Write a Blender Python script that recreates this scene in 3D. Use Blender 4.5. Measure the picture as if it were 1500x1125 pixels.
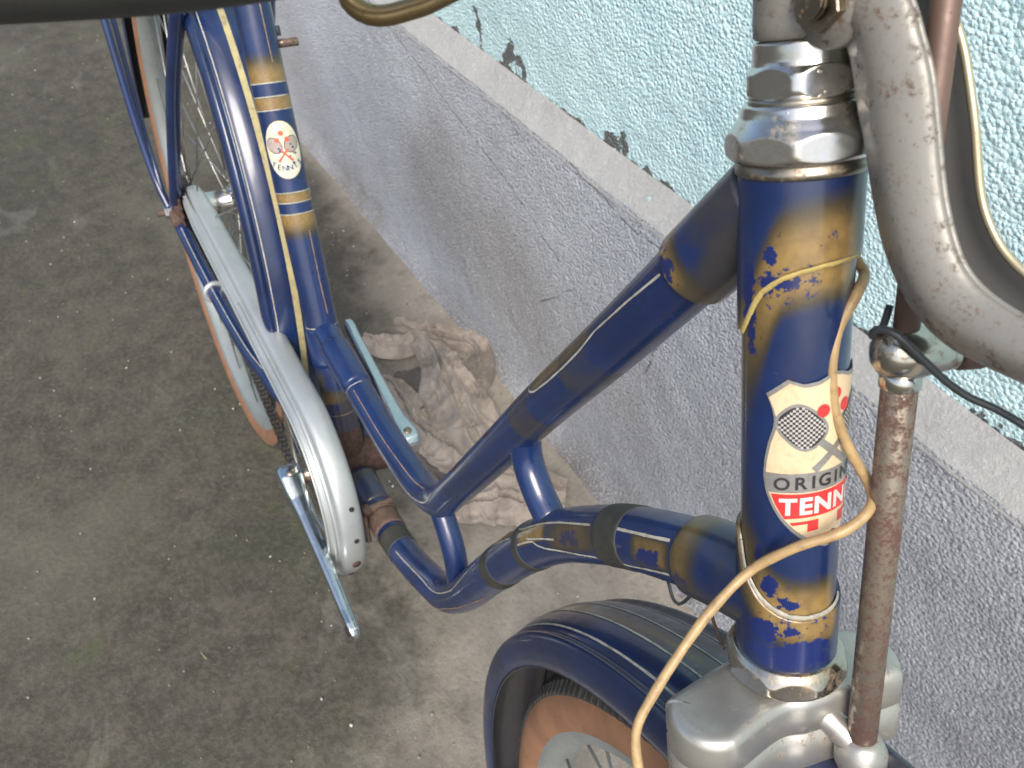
import bpy, bmesh, math, random
import numpy as np
from mathutils import Matrix, Vector

for o_ in list(bpy.data.objects):
    bpy.data.objects.remove(o_)
sc = bpy.context.scene
COL = sc.collection
random.seed(7)
rng = np.random.default_rng(7)
A = np.array

# ------------------------------------------------------------------ camera
cd = bpy.data.cameras.new('camera')
cam = bpy.data.objects.new('camera', cd)
COL.objects.link(cam)
RT = A([0.4904, 0.8715, -0.0042]); UP = A([-0.6305, 0.3581, 0.6887]); FW = A([-0.6017, 0.3350, -0.7251])
FW /= np.linalg.norm(FW); RT = RT - FW*(RT@FW); RT /= np.linalg.norm(RT); UP = np.cross(RT, FW)
cam.matrix_world = Matrix(((RT[0], UP[0], -FW[0], 1.0016), (RT[1], UP[1], -FW[1], -0.0720),
                           (RT[2], UP[2], -FW[2], 0.9582), (0, 0, 0, 1)))
cd.sensor_width = 36.0
cd.lens = 36.0*1162.71/1500.0
cd.clip_start = 0.02
cd.clip_end = 300
cd.dof.use_dof = True
cd.dof.focus_distance = 0.34
cd.dof.aperture_fstop = 24
sc.camera = cam

# ------------------------------------------------------------------ sky and sun
SUN_EL, SUN_AZ = math.radians(50), math.radians(-33)      # azimuth from +x (front of the bicycle) towards +y (wall)
w = bpy.data.worlds.new('World'); sc.world = w; w.use_nodes = True
nt = w.node_tree; bg = nt.nodes['Background']
sky = nt.nodes.new('ShaderNodeTexSky'); sky.sky_type = 'NISHITA'; sky.sun_disc = False
sky.sun_elevation = SUN_EL; sky.sun_rotation = math.pi/2-SUN_AZ
sky.air_density = 1.0; sky.dust_density = 3.0; sky.ozone_density = 1.0
nt.links.new(sky.outputs[0], bg.inputs[0]); bg.inputs[1].default_value = 0.15
sd_ = bpy.data.lights.new('sun', 'SUN'); sun = bpy.data.objects.new('sun', sd_); COL.objects.link(sun)
sd_.energy = 3.0; sd_.angle = math.radians(30); sd_.color = (1.0, 0.94, 0.85)
sv = Vector((math.cos(SUN_EL)*math.cos(SUN_AZ), math.cos(SUN_EL)*math.sin(SUN_AZ), math.sin(SUN_EL)))
sun.rotation_euler = sv.to_track_quat('Z', 'Y').to_euler(); sun.location = (3, -1, 4)
sc.view_settings.view_transform = 'Standard'; sc.view_settings.look = 'None'
sc.view_settings.gamma = 1; sc.view_settings.use_curve_mapping = False
sc.view_settings.exposure = 0.5

# ------------------------------------------------------------------ helpers
def tag(o, label=None, cat=None, group=None, kind=None):
    if label: o['label'] = label
    if cat: o['category'] = cat
    if group: o['group'] = group
    if kind: o['kind'] = kind
    return o

def obj(name, V, F, mat, parent=None, smooth=True, attrs=None, label=None):
    me = bpy.data.meshes.new(name)
    V = np.asarray(V, float).reshape(-1, 3)
    me.from_pydata(V.tolist(), [], [tuple(int(i) for i in f) for f in F])
    if attrs:
        for k, v in attrs.items():
            v = np.asarray(v, float).reshape(-1)
            a = me.attributes.new(k, 'FLOAT', 'POINT'); a.data.foreach_set('value', v)
    me.materials.append(mat)
    if smooth:
        me.polygons.foreach_set('use_smooth', [True]*len(me.polygons))
    me.update()
    o = bpy.data.objects.new(name, me); COL.objects.link(o)
    if parent is not None: o.parent = parent
    if label: o['label'] = label
    return o

class MB:
    def __init__(s): s.V = []; s.F = []; s.n = 0
    def add(s, V, F):
        V = np.asarray(V, float).reshape(-1, 3)
        s.V.append(V); s.F.extend([tuple(i+s.n for i in f) for f in F]); s.n += len(V); return s
    def build(s, name, mat, parent=None, **k): return obj(name, np.vstack(s.V), s.F, mat, parent, **k)

def gridF(n, m, wrap=False):
    F = []
    mm = m if wrap else m-1
    for i in range(n-1):
        for j in range(mm):
            j2 = (j+1) % m
            F.append((i*m+j, i*m+j2, (i+1)*m+j2, (i+1)*m+j))
    return F

def catmull(P, n=8):
    P = np.array(P, float); Q = np.vstack([2*P[0]-P[1], P, 2*P[-1]-P[-2]]); o = []
    for i in range(1, len(Q)-2):
        a, b, c, e = Q[i-1:i+3]
        for u in np.arange(n)/n:
            o.append(.5*((2*b)+(c-a)*u+(2*a-5*b+4*c-e)*u*u+(-a+3*b-3*c+e)*u**3))
    o.append(P[-1]); return np.array(o)

def resample(c, step):
    L = np.r_[0, np.cumsum(np.linalg.norm(np.diff(c, axis=0), axis=1))]
    n = max(2, int(round(L[-1]/step))+1); s = np.linspace(0, L[-1], n)
    return np.stack([np.interp(s, L, c[:, k]) for k in range(3)], 1), s

def frames(c, ref=None):
    T = np.gradient(c, axis=0); T /= np.linalg.norm(T, axis=1)[:, None]
    if ref is not None:
        side = np.array(ref, float)[None, :]-T*(T@np.array(ref, float))[:, None]
        side /= np.linalg.norm(side, axis=1)[:, None]
        return T, side, np.cross(T, side)
    s = np.zeros_like(c); r = np.array([0, -1, 0.]) if abs(T[0][1]) < .9 else np.array([1, 0, 0.])
    for i in range(len(c)):
        r = r-T[i]*(r@T[i]); r /= np.linalg.norm(r); s[i] = r
    return T, s, np.cross(T, s)

class Path:                      # a tube axis: surface points are addressed by arc length s (m) and angle a (deg)
    def __init__(s, P, n=10, step=.002, ref=(0, -1, 0)):
        s.c, s.s = resample(catmull(P, n), step); s.T, s.side, s.up = frames(s.c, ref); s.L = s.s[-1]
    def at(s, d, a, r):
        d = np.asarray(d, float); a = np.radians(np.asarray(a, float))
        f = lambda M_: np.stack([np.interp(d, s.s, M_[:, k]) for k in range(3)], -1)
        c, u, v = f(s.c), f(s.up), f(s.side)
        r = np.asarray(r, float)
        return c+(np.cos(a)*r)[..., None]*u+(np.sin(a)*r)[..., None]*v

def tube(name, path, r, mat, parent, seg=36, s0=0, s1=None, step=.003, cap=True, paint=None, label=None):
    s1 = path.L if s1 is None else s1
    n = max(2, int((s1-s0)/step)+1)
    S_ = np.linspace(s0, s1, n); a = np.arange(seg)*360/seg
    SS, AA = np.meshgrid(S_, a, indexing='ij')
    R = r(SS, AA) if callable(r) else np.full(SS.shape, r)
    V = path.at(SS, AA, R).reshape(-1, 3); F = gridF(n, seg, True)
    at = {k: f(SS, AA).reshape(-1) for k, f in paint.items()} if paint else None
    if cap:
        F.append(tuple(range(seg))[::-1]); F.append(tuple((n-1)*seg+i for i in range(seg)))
    return obj(name, V, [f[::-1] for f in F], mat, parent, attrs=at, label=label)

def ribbon(name, path, pts, r, wd, mat, parent, raise_=.0002, step=.002):
    P = np.array(pts, float)
    D = np.r_[0, np.cumsum(np.hypot(np.diff(P[:, 0]), np.radians(np.diff(P[:, 1]))*r))]
    n = max(3, int(D[-1]/step)+1); d = np.linspace(0, D[-1], n)
    s = np.interp(d, D, P[:, 0]); a = np.interp(d, D, P[:, 1])
    ds = np.gradient(s); da = np.gradient(np.radians(a)*r); ln = np.hypot(ds, da)+1e-9
    wv = wd*.78*(1+.06*np.sin(np.arange(n)*.9)+.07*rng.standard_normal(n))
    V = []
    for sg in (-.5, .5):
        V.append(path.at(s+sg*wv*(-da/ln), a+np.degrees(sg*wv*(ds/ln)/r), r+raise_))
    V = np.stack(V, 1).reshape(-1, 3)
    return obj(name, V, gridF(n, 2), mat, parent)

def wire(name, P, r, mat, parent, seg=10, n=8, step=.002, rf=None, label=None):
    c, s = resample(catmull(P, n), step); T, sd, up = frames(c)
    a = np.arange(seg)*2*math.pi/seg
    R = np.full(len(c), r) if rf is None else r*rf(s/s[-1])
    V = c[:, None]+R[:, None, None]*(np.cos(a)[None, :, None]*up[:, None]+np.sin(a)[None, :, None]*sd[:, None])
    F = gridF(len(c), seg, True); F.append(tuple(range(seg))[::-1]); F.append(tuple((len(c)-1)*seg+i for i in range(seg)))
    return obj(name, V.reshape(-1, 3), [f[::-1] for f in F], mat, parent, label=label)

def rings(secs, cap=True):
    """list of equally long closed loops -> V,F"""
    n = len(secs); m = len(secs[0]); V = np.vstack(secs); F = gridF(n, m, True)
    if cap: F.append(tuple(range(m))[::-1]); F.append(tuple((n-1)*m+i for i in range(m)))
    return V, F

def cyl(p0, p1, r0, r1=None, seg=24, prof=None):
    p0 = A(p0, float); p1 = A(p1, float); d = p1-p0; L = np.linalg.norm(d); d = d/L
    u = np.cross(d, [0, 0, 1.]) if abs(d[2]) < .9 else np.cross(d, [1., 0, 0]); u /= np.linalg.norm(u); v = np.cross(d, u)
    r1 = r0 if r1 is None else r1
    if prof is None:
        b = min(r0, r1, L)*.12
        prof = [(0, r0-b), (b/L, r0), (1-b/L, r1), (1, r1-b)]
    a = np.arange(seg)*2*math.pi/seg
    return rings([p0+d*L*t+r*(np.cos(a)[:, None]*u+np.sin(a)[:, None]*v) for t, r in prof])

def smooth01(x): x = np.clip(x, 0, 1); return x*x*(3-2*x)

_lat = rng.random((64, 64, 64))
def vnoise(x, y, z=0.):
    x, y, z = np.broadcast_arrays(np.asarray(x, float), y, z)
    xi, yi, zi = np.floor(x).astype(int), np.floor(y).astype(int), np.floor(z).astype(int)
    fx, fy, fz = smooth01(x-xi), smooth01(y-yi), smooth01(z-zi)
    g = lambda a, b, c: _lat[(xi+a) % 64, (yi+b) % 64, (zi+c) % 64]
    l = lambda p, q, t: p+(q-p)*t
    return l(l(l(g(0, 0, 0), g(1, 0, 0), fx), l(g(0, 1, 0), g(1, 1, 0), fx), fy),
             l(l(g(0, 0, 1), g(1, 0, 1), fx), l(g(0, 1, 1), g(1, 1, 1), fx), fy), fz)-.5
def fbm(x, y, z=0., o=4):
    s = 0; am = 1; f = 1
    for _ in range(o): s = s+am*vnoise(x*f+7*_, y*f+3*_, np.asarray(z)*f); am *= .5; f *= 2.03
    return s

# ------------------------------------------------------------------ materials
class M:
    def __init__(s, name):
        s.m = bpy.data.materials.new(name); s.m.use_nodes = True; s.t = s.m.node_tree
        s.b = s.t.nodes['Principled BSDF']; s.co = s.t.nodes.new('ShaderNodeTexCoord').outputs['Object']
    def n(s, ty, **k):
        x = s.t.nodes.new(ty)
        for a, v in k.items(): setattr(x, a, v)
        return x
    def lk(s, a, b): s.t.links.new(a, b)
    def val(s, inp, v):
        if hasattr(v, 'is_output') or isinstance(v, bpy.types.NodeSocket): s.lk(v, inp)
        else:
            if isinstance(v, (tuple, list)) and len(v) == 3 and inp.type == 'RGBA': v = (*v, 1)
            inp.default_value = v
    def noise(s, scale, detail=4, rough=.6, co=None, out='Fac', dist=0.):
        x = s.n('ShaderNodeTexNoise'); s.lk(co or s.co, x.inputs['Vector']); x.inputs['Scale'].default_value = scale
        x.inputs['Detail'].default_value = detail; x.inputs['Roughness'].default_value = rough
        x.inputs['Distortion'].default_value = dist
        return x.outputs[out]
    def voro(s, scale, feature='F1', co=None, rand=1.):
        x = s.n('ShaderNodeTexVoronoi', feature=feature); s.lk(co or s.co, x.inputs['Vector']); x.inputs['Scale'].default_value = scale
        x.inputs['Randomness'].default_value = rand
        return x.outputs['Distance']
    def scale(s, v3, co=None):
        x = s.n('ShaderNodeMapping'); s.lk(co or s.co, x.inputs[0]); x.inputs['Scale'].default_value = v3; return x.outputs[0]
    def ramp(s, f, a, b, lo=0., hi=1.):
        x = s.n('ShaderNodeMapRange'); x.interpolation_type = 'SMOOTHSTEP'; s.val(x.inputs[0], f)
        x.inputs[1].default_value = a; x.inputs[2].default_value = b; x.inputs[3].default_value = lo; x.inputs[4].default_value = hi
        return x.outputs[0]
    def math(s, op, a, b=0., c=None):
        x = s.n('ShaderNodeMath', operation=op); s.val(x.inputs[0], a); s.val(x.inputs[1], b)
        if c is not None: s.val(x.inputs[2], c)
        return x.outputs[0]
    def mix(s, f, a, b):
        x = s.n('ShaderNodeMix', data_type='RGBA'); s.val(x.inputs[0], f); s.val(x.inputs[6], a); s.val(x.inputs[7], b); return x.outputs[2]
    def mul(s, a, b):
        x = s.n('ShaderNodeMix', data_type='RGBA', blend_type='MULTIPLY'); x.inputs[0].default_value = 1; s.val(x.inputs[6], a); s.val(x.inputs[7], b); return x.outputs[2]
    def attr(s, name):
        x = s.n('ShaderNodeAttribute', attribute_name=name); return x.outputs['Fac']
    def bump(s, h, dist=.001, strength=1., nrm=None):
        x = s.n('ShaderNodeBump'); s.val(x.inputs['Height'], h); x.inputs['Distance'].default_value = dist; x.inputs['Strength'].default_value = strength
        if nrm is not None: s.lk(nrm, x.inputs['Normal'])
        return x.outputs[0]
    def set(s, **k):
        nm = dict(color='Base Color', rough='Roughness', metal='Metallic', normal='Normal', coat='Coat Weight', croug='Coat Roughness', spec='Specular IOR Level', sheen='Sheen Weight')
        for a, v in k.items(): s.val(s.b.inputs[nm[a]], v)
        return s.m

def paint_material(name, blue=(.0050, .0155, .064), chipblue=(.005, .015, .098)):
    m = M(name)
    g, c, d = m.attr('gold'), m.attr('chip'), m.attr('grime')
    n1 = m.noise(60, 5, .65); n2 = m.noise(230, 4, .6); n3 = m.noise(900, 3, .6); n4 = m.noise(22, 3, .5)
    base = m.mix(m.ramp(n4, .35, .7), blue, tuple(min(1, x*1.5) for x in blue))
    gold = m.mix(m.ramp(n2, .3, .75), (.25, .160, .052), (.165, .105, .037))
    gm = m.ramp(m.math('ADD', g, m.math('MULTIPLY', m.math('SUBTRACT', n2, .5), .25)), .12, .85)
    gq = m.math('ADD', g, m.math('MULTIPLY', m.math('SUBTRACT', n4, .5), .30))
    col = m.mix(m.ramp(gq, .02, .45), base, (.045, .036, .020))
    col = m.mix(m.ramp(gq, .30, 1.0), col, gold)
    # paint flaked off down to a brighter blue coat
    nf = m.noise(300, 6, .75)
    th = m.math('ADD', m.math('MULTIPLY', c, .40), m.math('ADD', m.math('MULTIPLY', n1, .38), m.math('MULTIPLY', nf, .88)))
    cm = m.ramp(th, .80, .83)
    col = m.mix(cm, col, chipblue)
    # dirt, brown dust and small dark pits
    dm = m.ramp(m.math('ADD', d, m.math('MULTIPLY', m.math('SUBTRACT', n1, .5), .7)), .25, .8)
    col = m.mix(m.math('MULTIPLY', dm, .85), col, m.mix(n2, (.021, .021, .020), (.046, .038, .027)))
    pit = m.ramp(m.noise(420, 2, .5), .70, .73)
    col = m.mix(m.math('MULTIPLY', pit, .7), col, (.05, .024, .012))
    scr = m.ramp(m.noise(1, 3, .6, co=m.scale((40, 900, 60))), .74, .78)
    col = m.mix(m.math('MULTIPLY', scr, .25), col, (.16, .15, .15))
    bw = m.mix(m.math('MULTIPLY', m.ramp(n1, .45, .8), .14), col, (.05, .045, .045))
    r = m.math('ADD', m.ramp(n1, .2, .8, .24, .42), m.math('MULTIPLY', dm, .25))
    h = m.math('SUBTRACT', m.math('MULTIPLY', n3, .12), m.math('MULTIPLY', cm, .6))
    return m.set(color=bw, rough=r, normal=m.bump(h, .0002, .6), spec=.5, coat=.5, croug=.12)

def metal_material(name, c1, c2, rust=.5, rough=(.18, .42), metal=1., rustcol=(.16, .055, .018), rs=90, hf=.15, flow=None):
    m = M(name)
    n1 = m.noise(rs, 6, .7); n2 = m.noise(rs*4, 4, .65); n3 = m.noise(18, 3, .5)
    col = m.mix(m.ramp(m.math('ADD', m.math('MULTIPLY', n3, .6), m.math('MULTIPLY', n1, .4)), .35, .7), c1, c2)
    rm = m.ramp(m.math('ADD', m.math('MULTIPLY', n1, .65), m.math('ADD', m.math('MULTIPLY', n2, .2), m.math('MULTIPLY', n3, .25))), .83-rust*.35, .93-rust*.33)
    spk = m.ramp(m.noise(rs*6, 2, .5), .76-rust*.06, .79-rust*.06)
    rm2 = m.math('MAXIMUM', m.math('MULTIPLY', rm, .85), m.math('MULTIPLY', spk, .8))
    rc = m.mix(n2, rustcol, tuple(x*.45 for x in rustcol))
    col = m.mix(rm2, col, rc)
    rg = m.math('ADD', m.ramp(n1, .25, .75, rough[0], rough[1]), m.math('MULTIPLY', rm2, .35))
    mt = m.math('MULTIPLY', m.math('SUBTRACT', 1., m.math('MULTIPLY', rm2, .85)), metal)
    h = m.math('ADD', m.math('MULTIPLY', n2, hf), m.math('MULTIPLY', rm2, .4))
    return m.set(color=col, rough=rg, metal=mt, normal=m.bump(h, .0003, .5))

def plain(name, c1, c2, rough=.5, scale=80, metal=0., bump=.0002, hscale=600, dirt_and_tone=None):
    m = M(name); n1 = m.noise(scale, 5, .65)
    col = m.mix(m.ramp(n1, .3, .72), c1, c2)
    if dirt_and_tone: col = m.mix(m.math('MULTIPLY', m.ramp(m.noise(scale*2.3, 5, .7), .5, .72), dirt_and_tone[1]), col, dirt_and_tone[0])
    return m.set(color=col, rough=m.ramp(n1, .2, .8, rough-.08, rough+.1), metal=metal, normal=m.bump(m.noise(hscale, 3, .6), bump, .6))

PAINT = paint_material('blue_gold_enamel')
GUARDPAINT = paint_material('mudguard_enamel', (.0044, .0140, .056))
LINE = plain('lining_cream', (.42, .41, .36), (.26, .25, .20), .5, 120, dirt_and_tone=((.10, .07, .05), .7))
GOLDLINE = plain('lining_gold', (.46, .36, .13), (.34, .26, .09), .5, 120)
BROWNLINE = plain('lining_faded', (.30, .20, .13), (.16, .10, .07), .5, 160)
REDSCRATCH = plain('red_scratch', (.20, .025, .02), (.05, .015, .03), .6, 400)
CHROME = metal_material('old_chrome', (.66, .65, .62), (.42, .40, .33), .62, (.10, .34), rustcol=(.17, .075, .025))
CHROME2 = metal_material('tarnished_chrome', (.34, .31, .26), (.24, .20, .14), .75, (.22, .5), rustcol=(.28, .12, .03))
CRANKM = metal_material('crank_chrome', (.60, .66, .68), (.50, .55, .57), .22, (.12, .30), rustcol=(.12, .05, .02))
CROWNM = metal_material('crown_nickel', (.52, .51, .48), (.40, .385, .345), .60, (.26, .46), metal=.75, rustcol=(.15, .08, .04))
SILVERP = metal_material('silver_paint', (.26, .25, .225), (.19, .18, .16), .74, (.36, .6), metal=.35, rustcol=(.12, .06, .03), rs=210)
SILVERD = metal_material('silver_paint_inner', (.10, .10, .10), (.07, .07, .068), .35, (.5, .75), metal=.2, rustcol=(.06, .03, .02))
ALU = metal_material('guard_alloy', (.47, .50, .51), (.39, .42, .42), .22, (.34, .55), metal=.55, rustcol=(.16, .12, .06), rs=50)
RUSTROD = metal_material('rusted_rod', (.24, .215, .17), (.16, .11, .085), .93, (.35, .6), metal=.6, rustcol=(.115, .055, .042), rs=260, hf=.4)
RUSTBROWN = metal_material('brown_rod', (.15, .095, .075), (.10, .065, .052), .55, (.4, .6), metal=.3, rustcol=(.09, .03, .022), rs=110)
RUST = plain('heavy_rust', (.070, .036, .026), (.035, .020, .016), .85, 220, bump=.0008, hscale=500)
RUSTORANGE = plain('light_rust', (.105, .066, .05), (.062, .038, .028), .8, 220, bump=.0005, hscale=500)
HOUSING = plain('tan_cable_sleeve', (.42, .29, .14), (.30, .20, .095), .42, 130, dirt_and_tone=((.12, .075, .04), .5))
BLACKW = plain('black_rubber', (.022, .026, .03), (.03, .034, .038), .5, 200)
GRIP = plain('grip_black', (.032, .033, .031), (.042, .042, .038), .6, 60)
TAPE = plain('old_black_tape', (.022, .024, .022), (.040, .038, .030), .65, 90, bump=.0004, hscale=300, dirt_and_tone=((.06, .05, .03), .4))
HOLE = plain('dark_hole', (.012, .011, .010), (.02, .016, .012), .9)
CHAINM = metal_material('oily_chain', (.10, .10, .10), (.05, .045, .04), .6, (.3, .6), metal=.8, rustcol=(.05, .025, .015), rs=300)
SPOKE = metal_material('spoke_steel', (.42, .42, .40), (.30, .29, .27), .5, (.3, .5), metal=.9)
RIM = metal_material('rim_alloy', (.33, .36, .355), (.27, .29, .285), .2, (.35, .55), metal=.5, rs=30)
CREAMB = plain('badge_cream', (.66, .50, .32), (.58, .44, .28), .35, 90, dirt_and_tone=((.42, .25, .12), .4))
CREAMW = plain('decal_cream', (.62, .60, .45), (.52, .49, .36), .4, 200)
BSILVER = plain('badge_silver', (.34, .34, .33), (.27, .26, .24), .38, 200, metal=.5, dirt_and_tone=((.18, .12, .07), .4))
BRED = plain('badge_red', (.62, .035, .035), (.52, .03, .03), .4, 90)
BDARK = plain('badge_ink', (.018, .018, .022), (.03, .028, .028), .45)
BORANGE = plain('decal_red', (.62, .11, .06), (.52, .10, .06), .45)
BBROWN = plain('badge_brown', (.10, .04, .025), (.06, .03, .02), .5)
STRAW = plain('dry_straw', (.40, .33, .18), (.30, .24, .12), .7)

def tyre_side(name, c1, c2):
    m = M(name); n1 = m.noise(25, 5, .6); n2 = m.noise(160, 4, .6)
    col = m.mix(m.ramp(n1, .3, .75), c1, c2)
    col = m.mix(m.math('MULTIPLY', m.ramp(n2, .62, .72), .5), col, (.05, .03, .02))
    return m.set(color=col, rough=.7, normal=m.bump(m.noise(500, 3, .6), .0003, .6))
SKIN = tyre_side('skinwall_rubber', (.25, .125, .066), (.17, .085, .048))
TREAD = plain('tread_rubber', (.022, .021, .02), (.04, .037, .033), .8, 60, bump=.0005, hscale=400, dirt_and_tone=((.11, .10, .085), .4))
TYREGREY = plain('tyre_grey_band', (.24, .23, .22), (.18, .17, .16), .7, 60)

# ------------------------------------------------------------------ the setting: wall and ground
WD = A([0.9993, 0.0375, 0.]); WN = A([-0.0375, 0.9993, 0.]); WO = A([0, 0.3731, 0.])   # along the wall to the front; into the wall
def wpt(s, off, z): return WO+np.multiply.outer(s, WD)+np.multiply.outer(off, WN)+np.multiply.outer(z, A([0, 0, 1.]))

def seq(*parts):
    o = []
    for a, b, st in parts: o.extend(np.arange(a, b, st).tolist())
    o.append(parts[-1][1]); return np.array(o)

def wall_material(name, kind):
    m = M(name)
    co = m.co
    warp = m.noise(9, 3, .6)
    fine = m.noise(620, 4, .7); mid = m.noise(210, 5, .72); big = m.noise(5, 4, .6); vo = m.voro(270)
    cr = m.attr('crack'); pe = m.attr('peel')
    if kind == 'plinth':
        c = m.mix(m.ramp(big, .3, .7), (.50, .54, .59), (.435, .465, .515))
        c = m.mix(m.ramp(m.noise(2.2, 3, .5), .45, .7, 0, .6), c, (.27, .245, .225))
        c = m.mix(m.math('MULTIPLY', m.ramp(mid, .35, .75), .45), c, (.33, .325, .34))
        c = m.mix(m.math('MULTIPLY', m.attr('dirt_and_tone'), m.ramp(warp, .2, .7, .55, .95)), c, (.135, .145, .185))  # plinth toned darker towards the front and lower down
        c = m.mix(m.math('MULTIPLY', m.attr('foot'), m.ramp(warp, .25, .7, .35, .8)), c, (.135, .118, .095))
        c = m.mix(m.ramp(m.noise(60, 2, .4), .80, .84), c, (.42, .48, .48))
        g2 = m.noise(300, 3, .7)
        c = m.mix(m.math('MULTIPLY', m.ramp(g2, .52, .66), .55), c, (.60, .61, .65)); c = m.mix(m.math('MULTIPLY', m.ramp(g2, .46, .36), .6), c, (.15, .16, .20))
        h = m.math('ADD', m.math('MULTIPLY', mid, .55), m.math('ADD', m.math('MULTIPLY', fine, .5), m.math('MULTIPLY', vo, -.75)))
        hd = .0065; rg = .85
    elif kind == 'ledge':
        c = m.mix(m.ramp(big, .3, .7), (.37, .37, .365), (.31, .315, .315))
        c = m.mix(m.math('MULTIPLY', m.ramp(mid, .45, .8), .5), c, (.56, .55, .53))
        c = m.mix(m.ramp(m.noise(75, 3, .5), .73, .76), c, (.36, .52, .52))
        h = m.math('ADD', m.math('MULTIPLY', mid, 1.), m.math('MULTIPLY', fine, .6)); hd = .0035; rg = .9
    else:
        c = m.mix(m.ramp(big, .3, .7), (.55, .81, .85), (.62, .85, .88))
        c = m.mix(m.math('MULTIPLY', m.ramp(mid, .4, .8), .35), c, (.74, .90, .91))
        g2 = m.noise(300, 3, .7)
        c = m.mix(m.math('MULTIPLY', m.ramp(g2, .54, .66), .5), c, (.86, .94, .94)); c = m.mix(m.math('MULTIPLY', m.ramp(g2, .46, .36), .35), c, (.30, .56, .62))
        under = m.mix(m.ramp(mid, .3, .7), (.10, .11, .115), (.16, .16, .155))
        e = m.math('ADD', pe, m.math('MULTIPLY', m.math('SUBTRACT', m.noise(45, 5, .65), .5), .030))
        pm = m.ramp(e, -.0003, .0006)          # >0 paint there
        c = m.mix(pm, under, c)
        h = m.math('ADD', m.math('ADD', m.math('MULTIPLY', mid, .8), m.math('MULTIPLY', fine, .4)), m.math('MULTIPLY', vo, -.9))
        h = m.math('ADD', h, m.math('MULTIPLY', pm, .35)); hd = .0062; rg = m.math('ADD', .30, m.math('MULTIPLY', m.math('SUBTRACT', 1., pm), .5))
    ck = m.ramp(m.math('ABSOLUTE', m.math('ADD', cr, m.math('MULTIPLY', m.math('SUBTRACT', m.noise(45, 5, .7), .5), .014))), .0002, .0016, 1., 0.)
    ck = m.math('MULTIPLY', ck, m.ramp(m.noise(26, 3, .6), .32, .50))
    c = m.mix(m.math('MULTIPLY', ck, .75), c, (.05, .047, .045))
    h = m.math('SUBTRACT', h, m.math('MULTIPLY', ck, .5))
    return m.set(color=c, rough=rg, normal=m.bump(h, hd, .75), spec=.5)

# cracks as polylines in (s, z) on the plinth; signed offset stored per vertex
CRACKS = [[(.505, .455), (.512, .43), (.503, .40), (.511, .36), (.497, .31), (.488, .26)],
          [(-.35, .47), (-.20, .437), (.02, .385), (.16, .355), (.27, .315), (.335, .285), (.30, .25), (.26, .21)],
          [(.30, .452), (.36, .447), (.42, .4335), (.47, .437), (.53, .449)],
          [(.90, .452), (.97, .40), (.99, .36), (1.05, .30)]]
def crack_field(S_, Z_):
    best = np.full(S_.shape, .05)
    for c in CRACKS:
        c = np.array(c)
        for (a, b) in zip(c[:-1], c[1:]):
            d = b-a; L = np.hypot(*d); d = d/L; px, pz = S_-a[0], Z_-a[1]
            t = px*d[0]+pz*d[1]; n = -px*d[1]+pz*d[0]
            over = np.maximum(np.maximum(-t, t-L), 0)
            f = np.sign(n+1e-12)*(np.abs(n)+over*2)
            best = np.where(np.abs(f) < np.abs(best), f, best)
    return best

PEELS = [(.036, .508, .0065, .022, -.25), (.115, .509, .010, .018, .35), (.135, .507, .013, .006, .2), (.152, .492, .004, .005, 0),
         (.345, .492, .016, .010, .45), (.362, .500, .006, .012, -.2), (.405, .486, .009, .004, .2), (.62, .494, .010, .004, 0), (.83, .490, .012, .004, .1), (.245, .487, .006, .004, 0)]
def peel_field(S_, Z_):
    f = (Z_-.4865)+.003*np.sin(S_*41)+.004*vnoise(S_*14, 3.3, 1.)
    for (s, z, a, b, sh) in PEELS:
        u = (S_-s-sh*(Z_-z))/a; v = (Z_-z)/b
        f = np.minimum(f, (np.sqrt(u*u+v*v+1e-9)-1)*min(a, b)*.9)
    return f

sW = seq((-9, -2.2, .25), (-2.2, -.6, .02), (-.6, 1.5, .005), (1.5, 3, .03), (3, 8.01, .25))
def wall_sheet(name, zrows, offf, mat, amp, wob=0.):
    S_, Z_ = np.meshgrid(sW, zrows, indexing='ij')
    off = offf(Z_)
    off = off-.004*fbm(S_*3.1, Z_*3.1, 2.)-amp*fbm(S_*28, Z_*28, 5.)-amp*.6*fbm(S_*95, Z_*95, 1., 2)
    if wob: Z2 = Z_+wob*fbm(S_*9, Z_*0+2., 7., 3)
    else: Z2 = Z_
    P = WO+S_[..., None]*WD+off[..., None]*WN+Z2[..., None]*A([0, 0, 1.])
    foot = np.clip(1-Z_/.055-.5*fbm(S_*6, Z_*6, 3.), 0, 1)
    return obj(name, P.reshape(-1, 3), [f[::-1] for f in gridF(len(sW), len(zrows))], mat, WALL,
               attrs={'crack': crack_field(S_, Z_), 'peel': peel_field(S_, Z_), 'foot': foot, 'dirt_and_tone': np.clip((S_-.45)/.8, 0, 1)*np.clip((.47-Z_)/.12, 0, 1)})
WALL = bpy.data.objects.new('plastered_wall', None); COL.objects.link(WALL)
tag(WALL, 'pale turquoise roughcast house wall with a bare grey cement plinth, behind the bicycle', 'wall')
offp = lambda z: .015*z/.455-.035*np.exp(-np.maximum(z, 0)/.012)
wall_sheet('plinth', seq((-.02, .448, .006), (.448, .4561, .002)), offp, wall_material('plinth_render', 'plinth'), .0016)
offl = lambda z: np.interp(z, [.450, .455, .460, .485, .492], [.014, .0155, .021, .043, .052])
wall_sheet('sloping_ledge', seq((.450, .4921, .003)), offl, wall_material('ledge_cement', 'ledge'), .0022)
offt = lambda z: np.interp(z, [.478, .484, .49, 3], [.0470, .0440, .0440, .046])
wall_sheet('painted_plaster', seq((.478, .80, .005), (.80, 1.2, .04), (1.2, 3.01, .3)), offt, wall_material('turquoise_roughcast', 'paint'), .0018)
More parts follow.
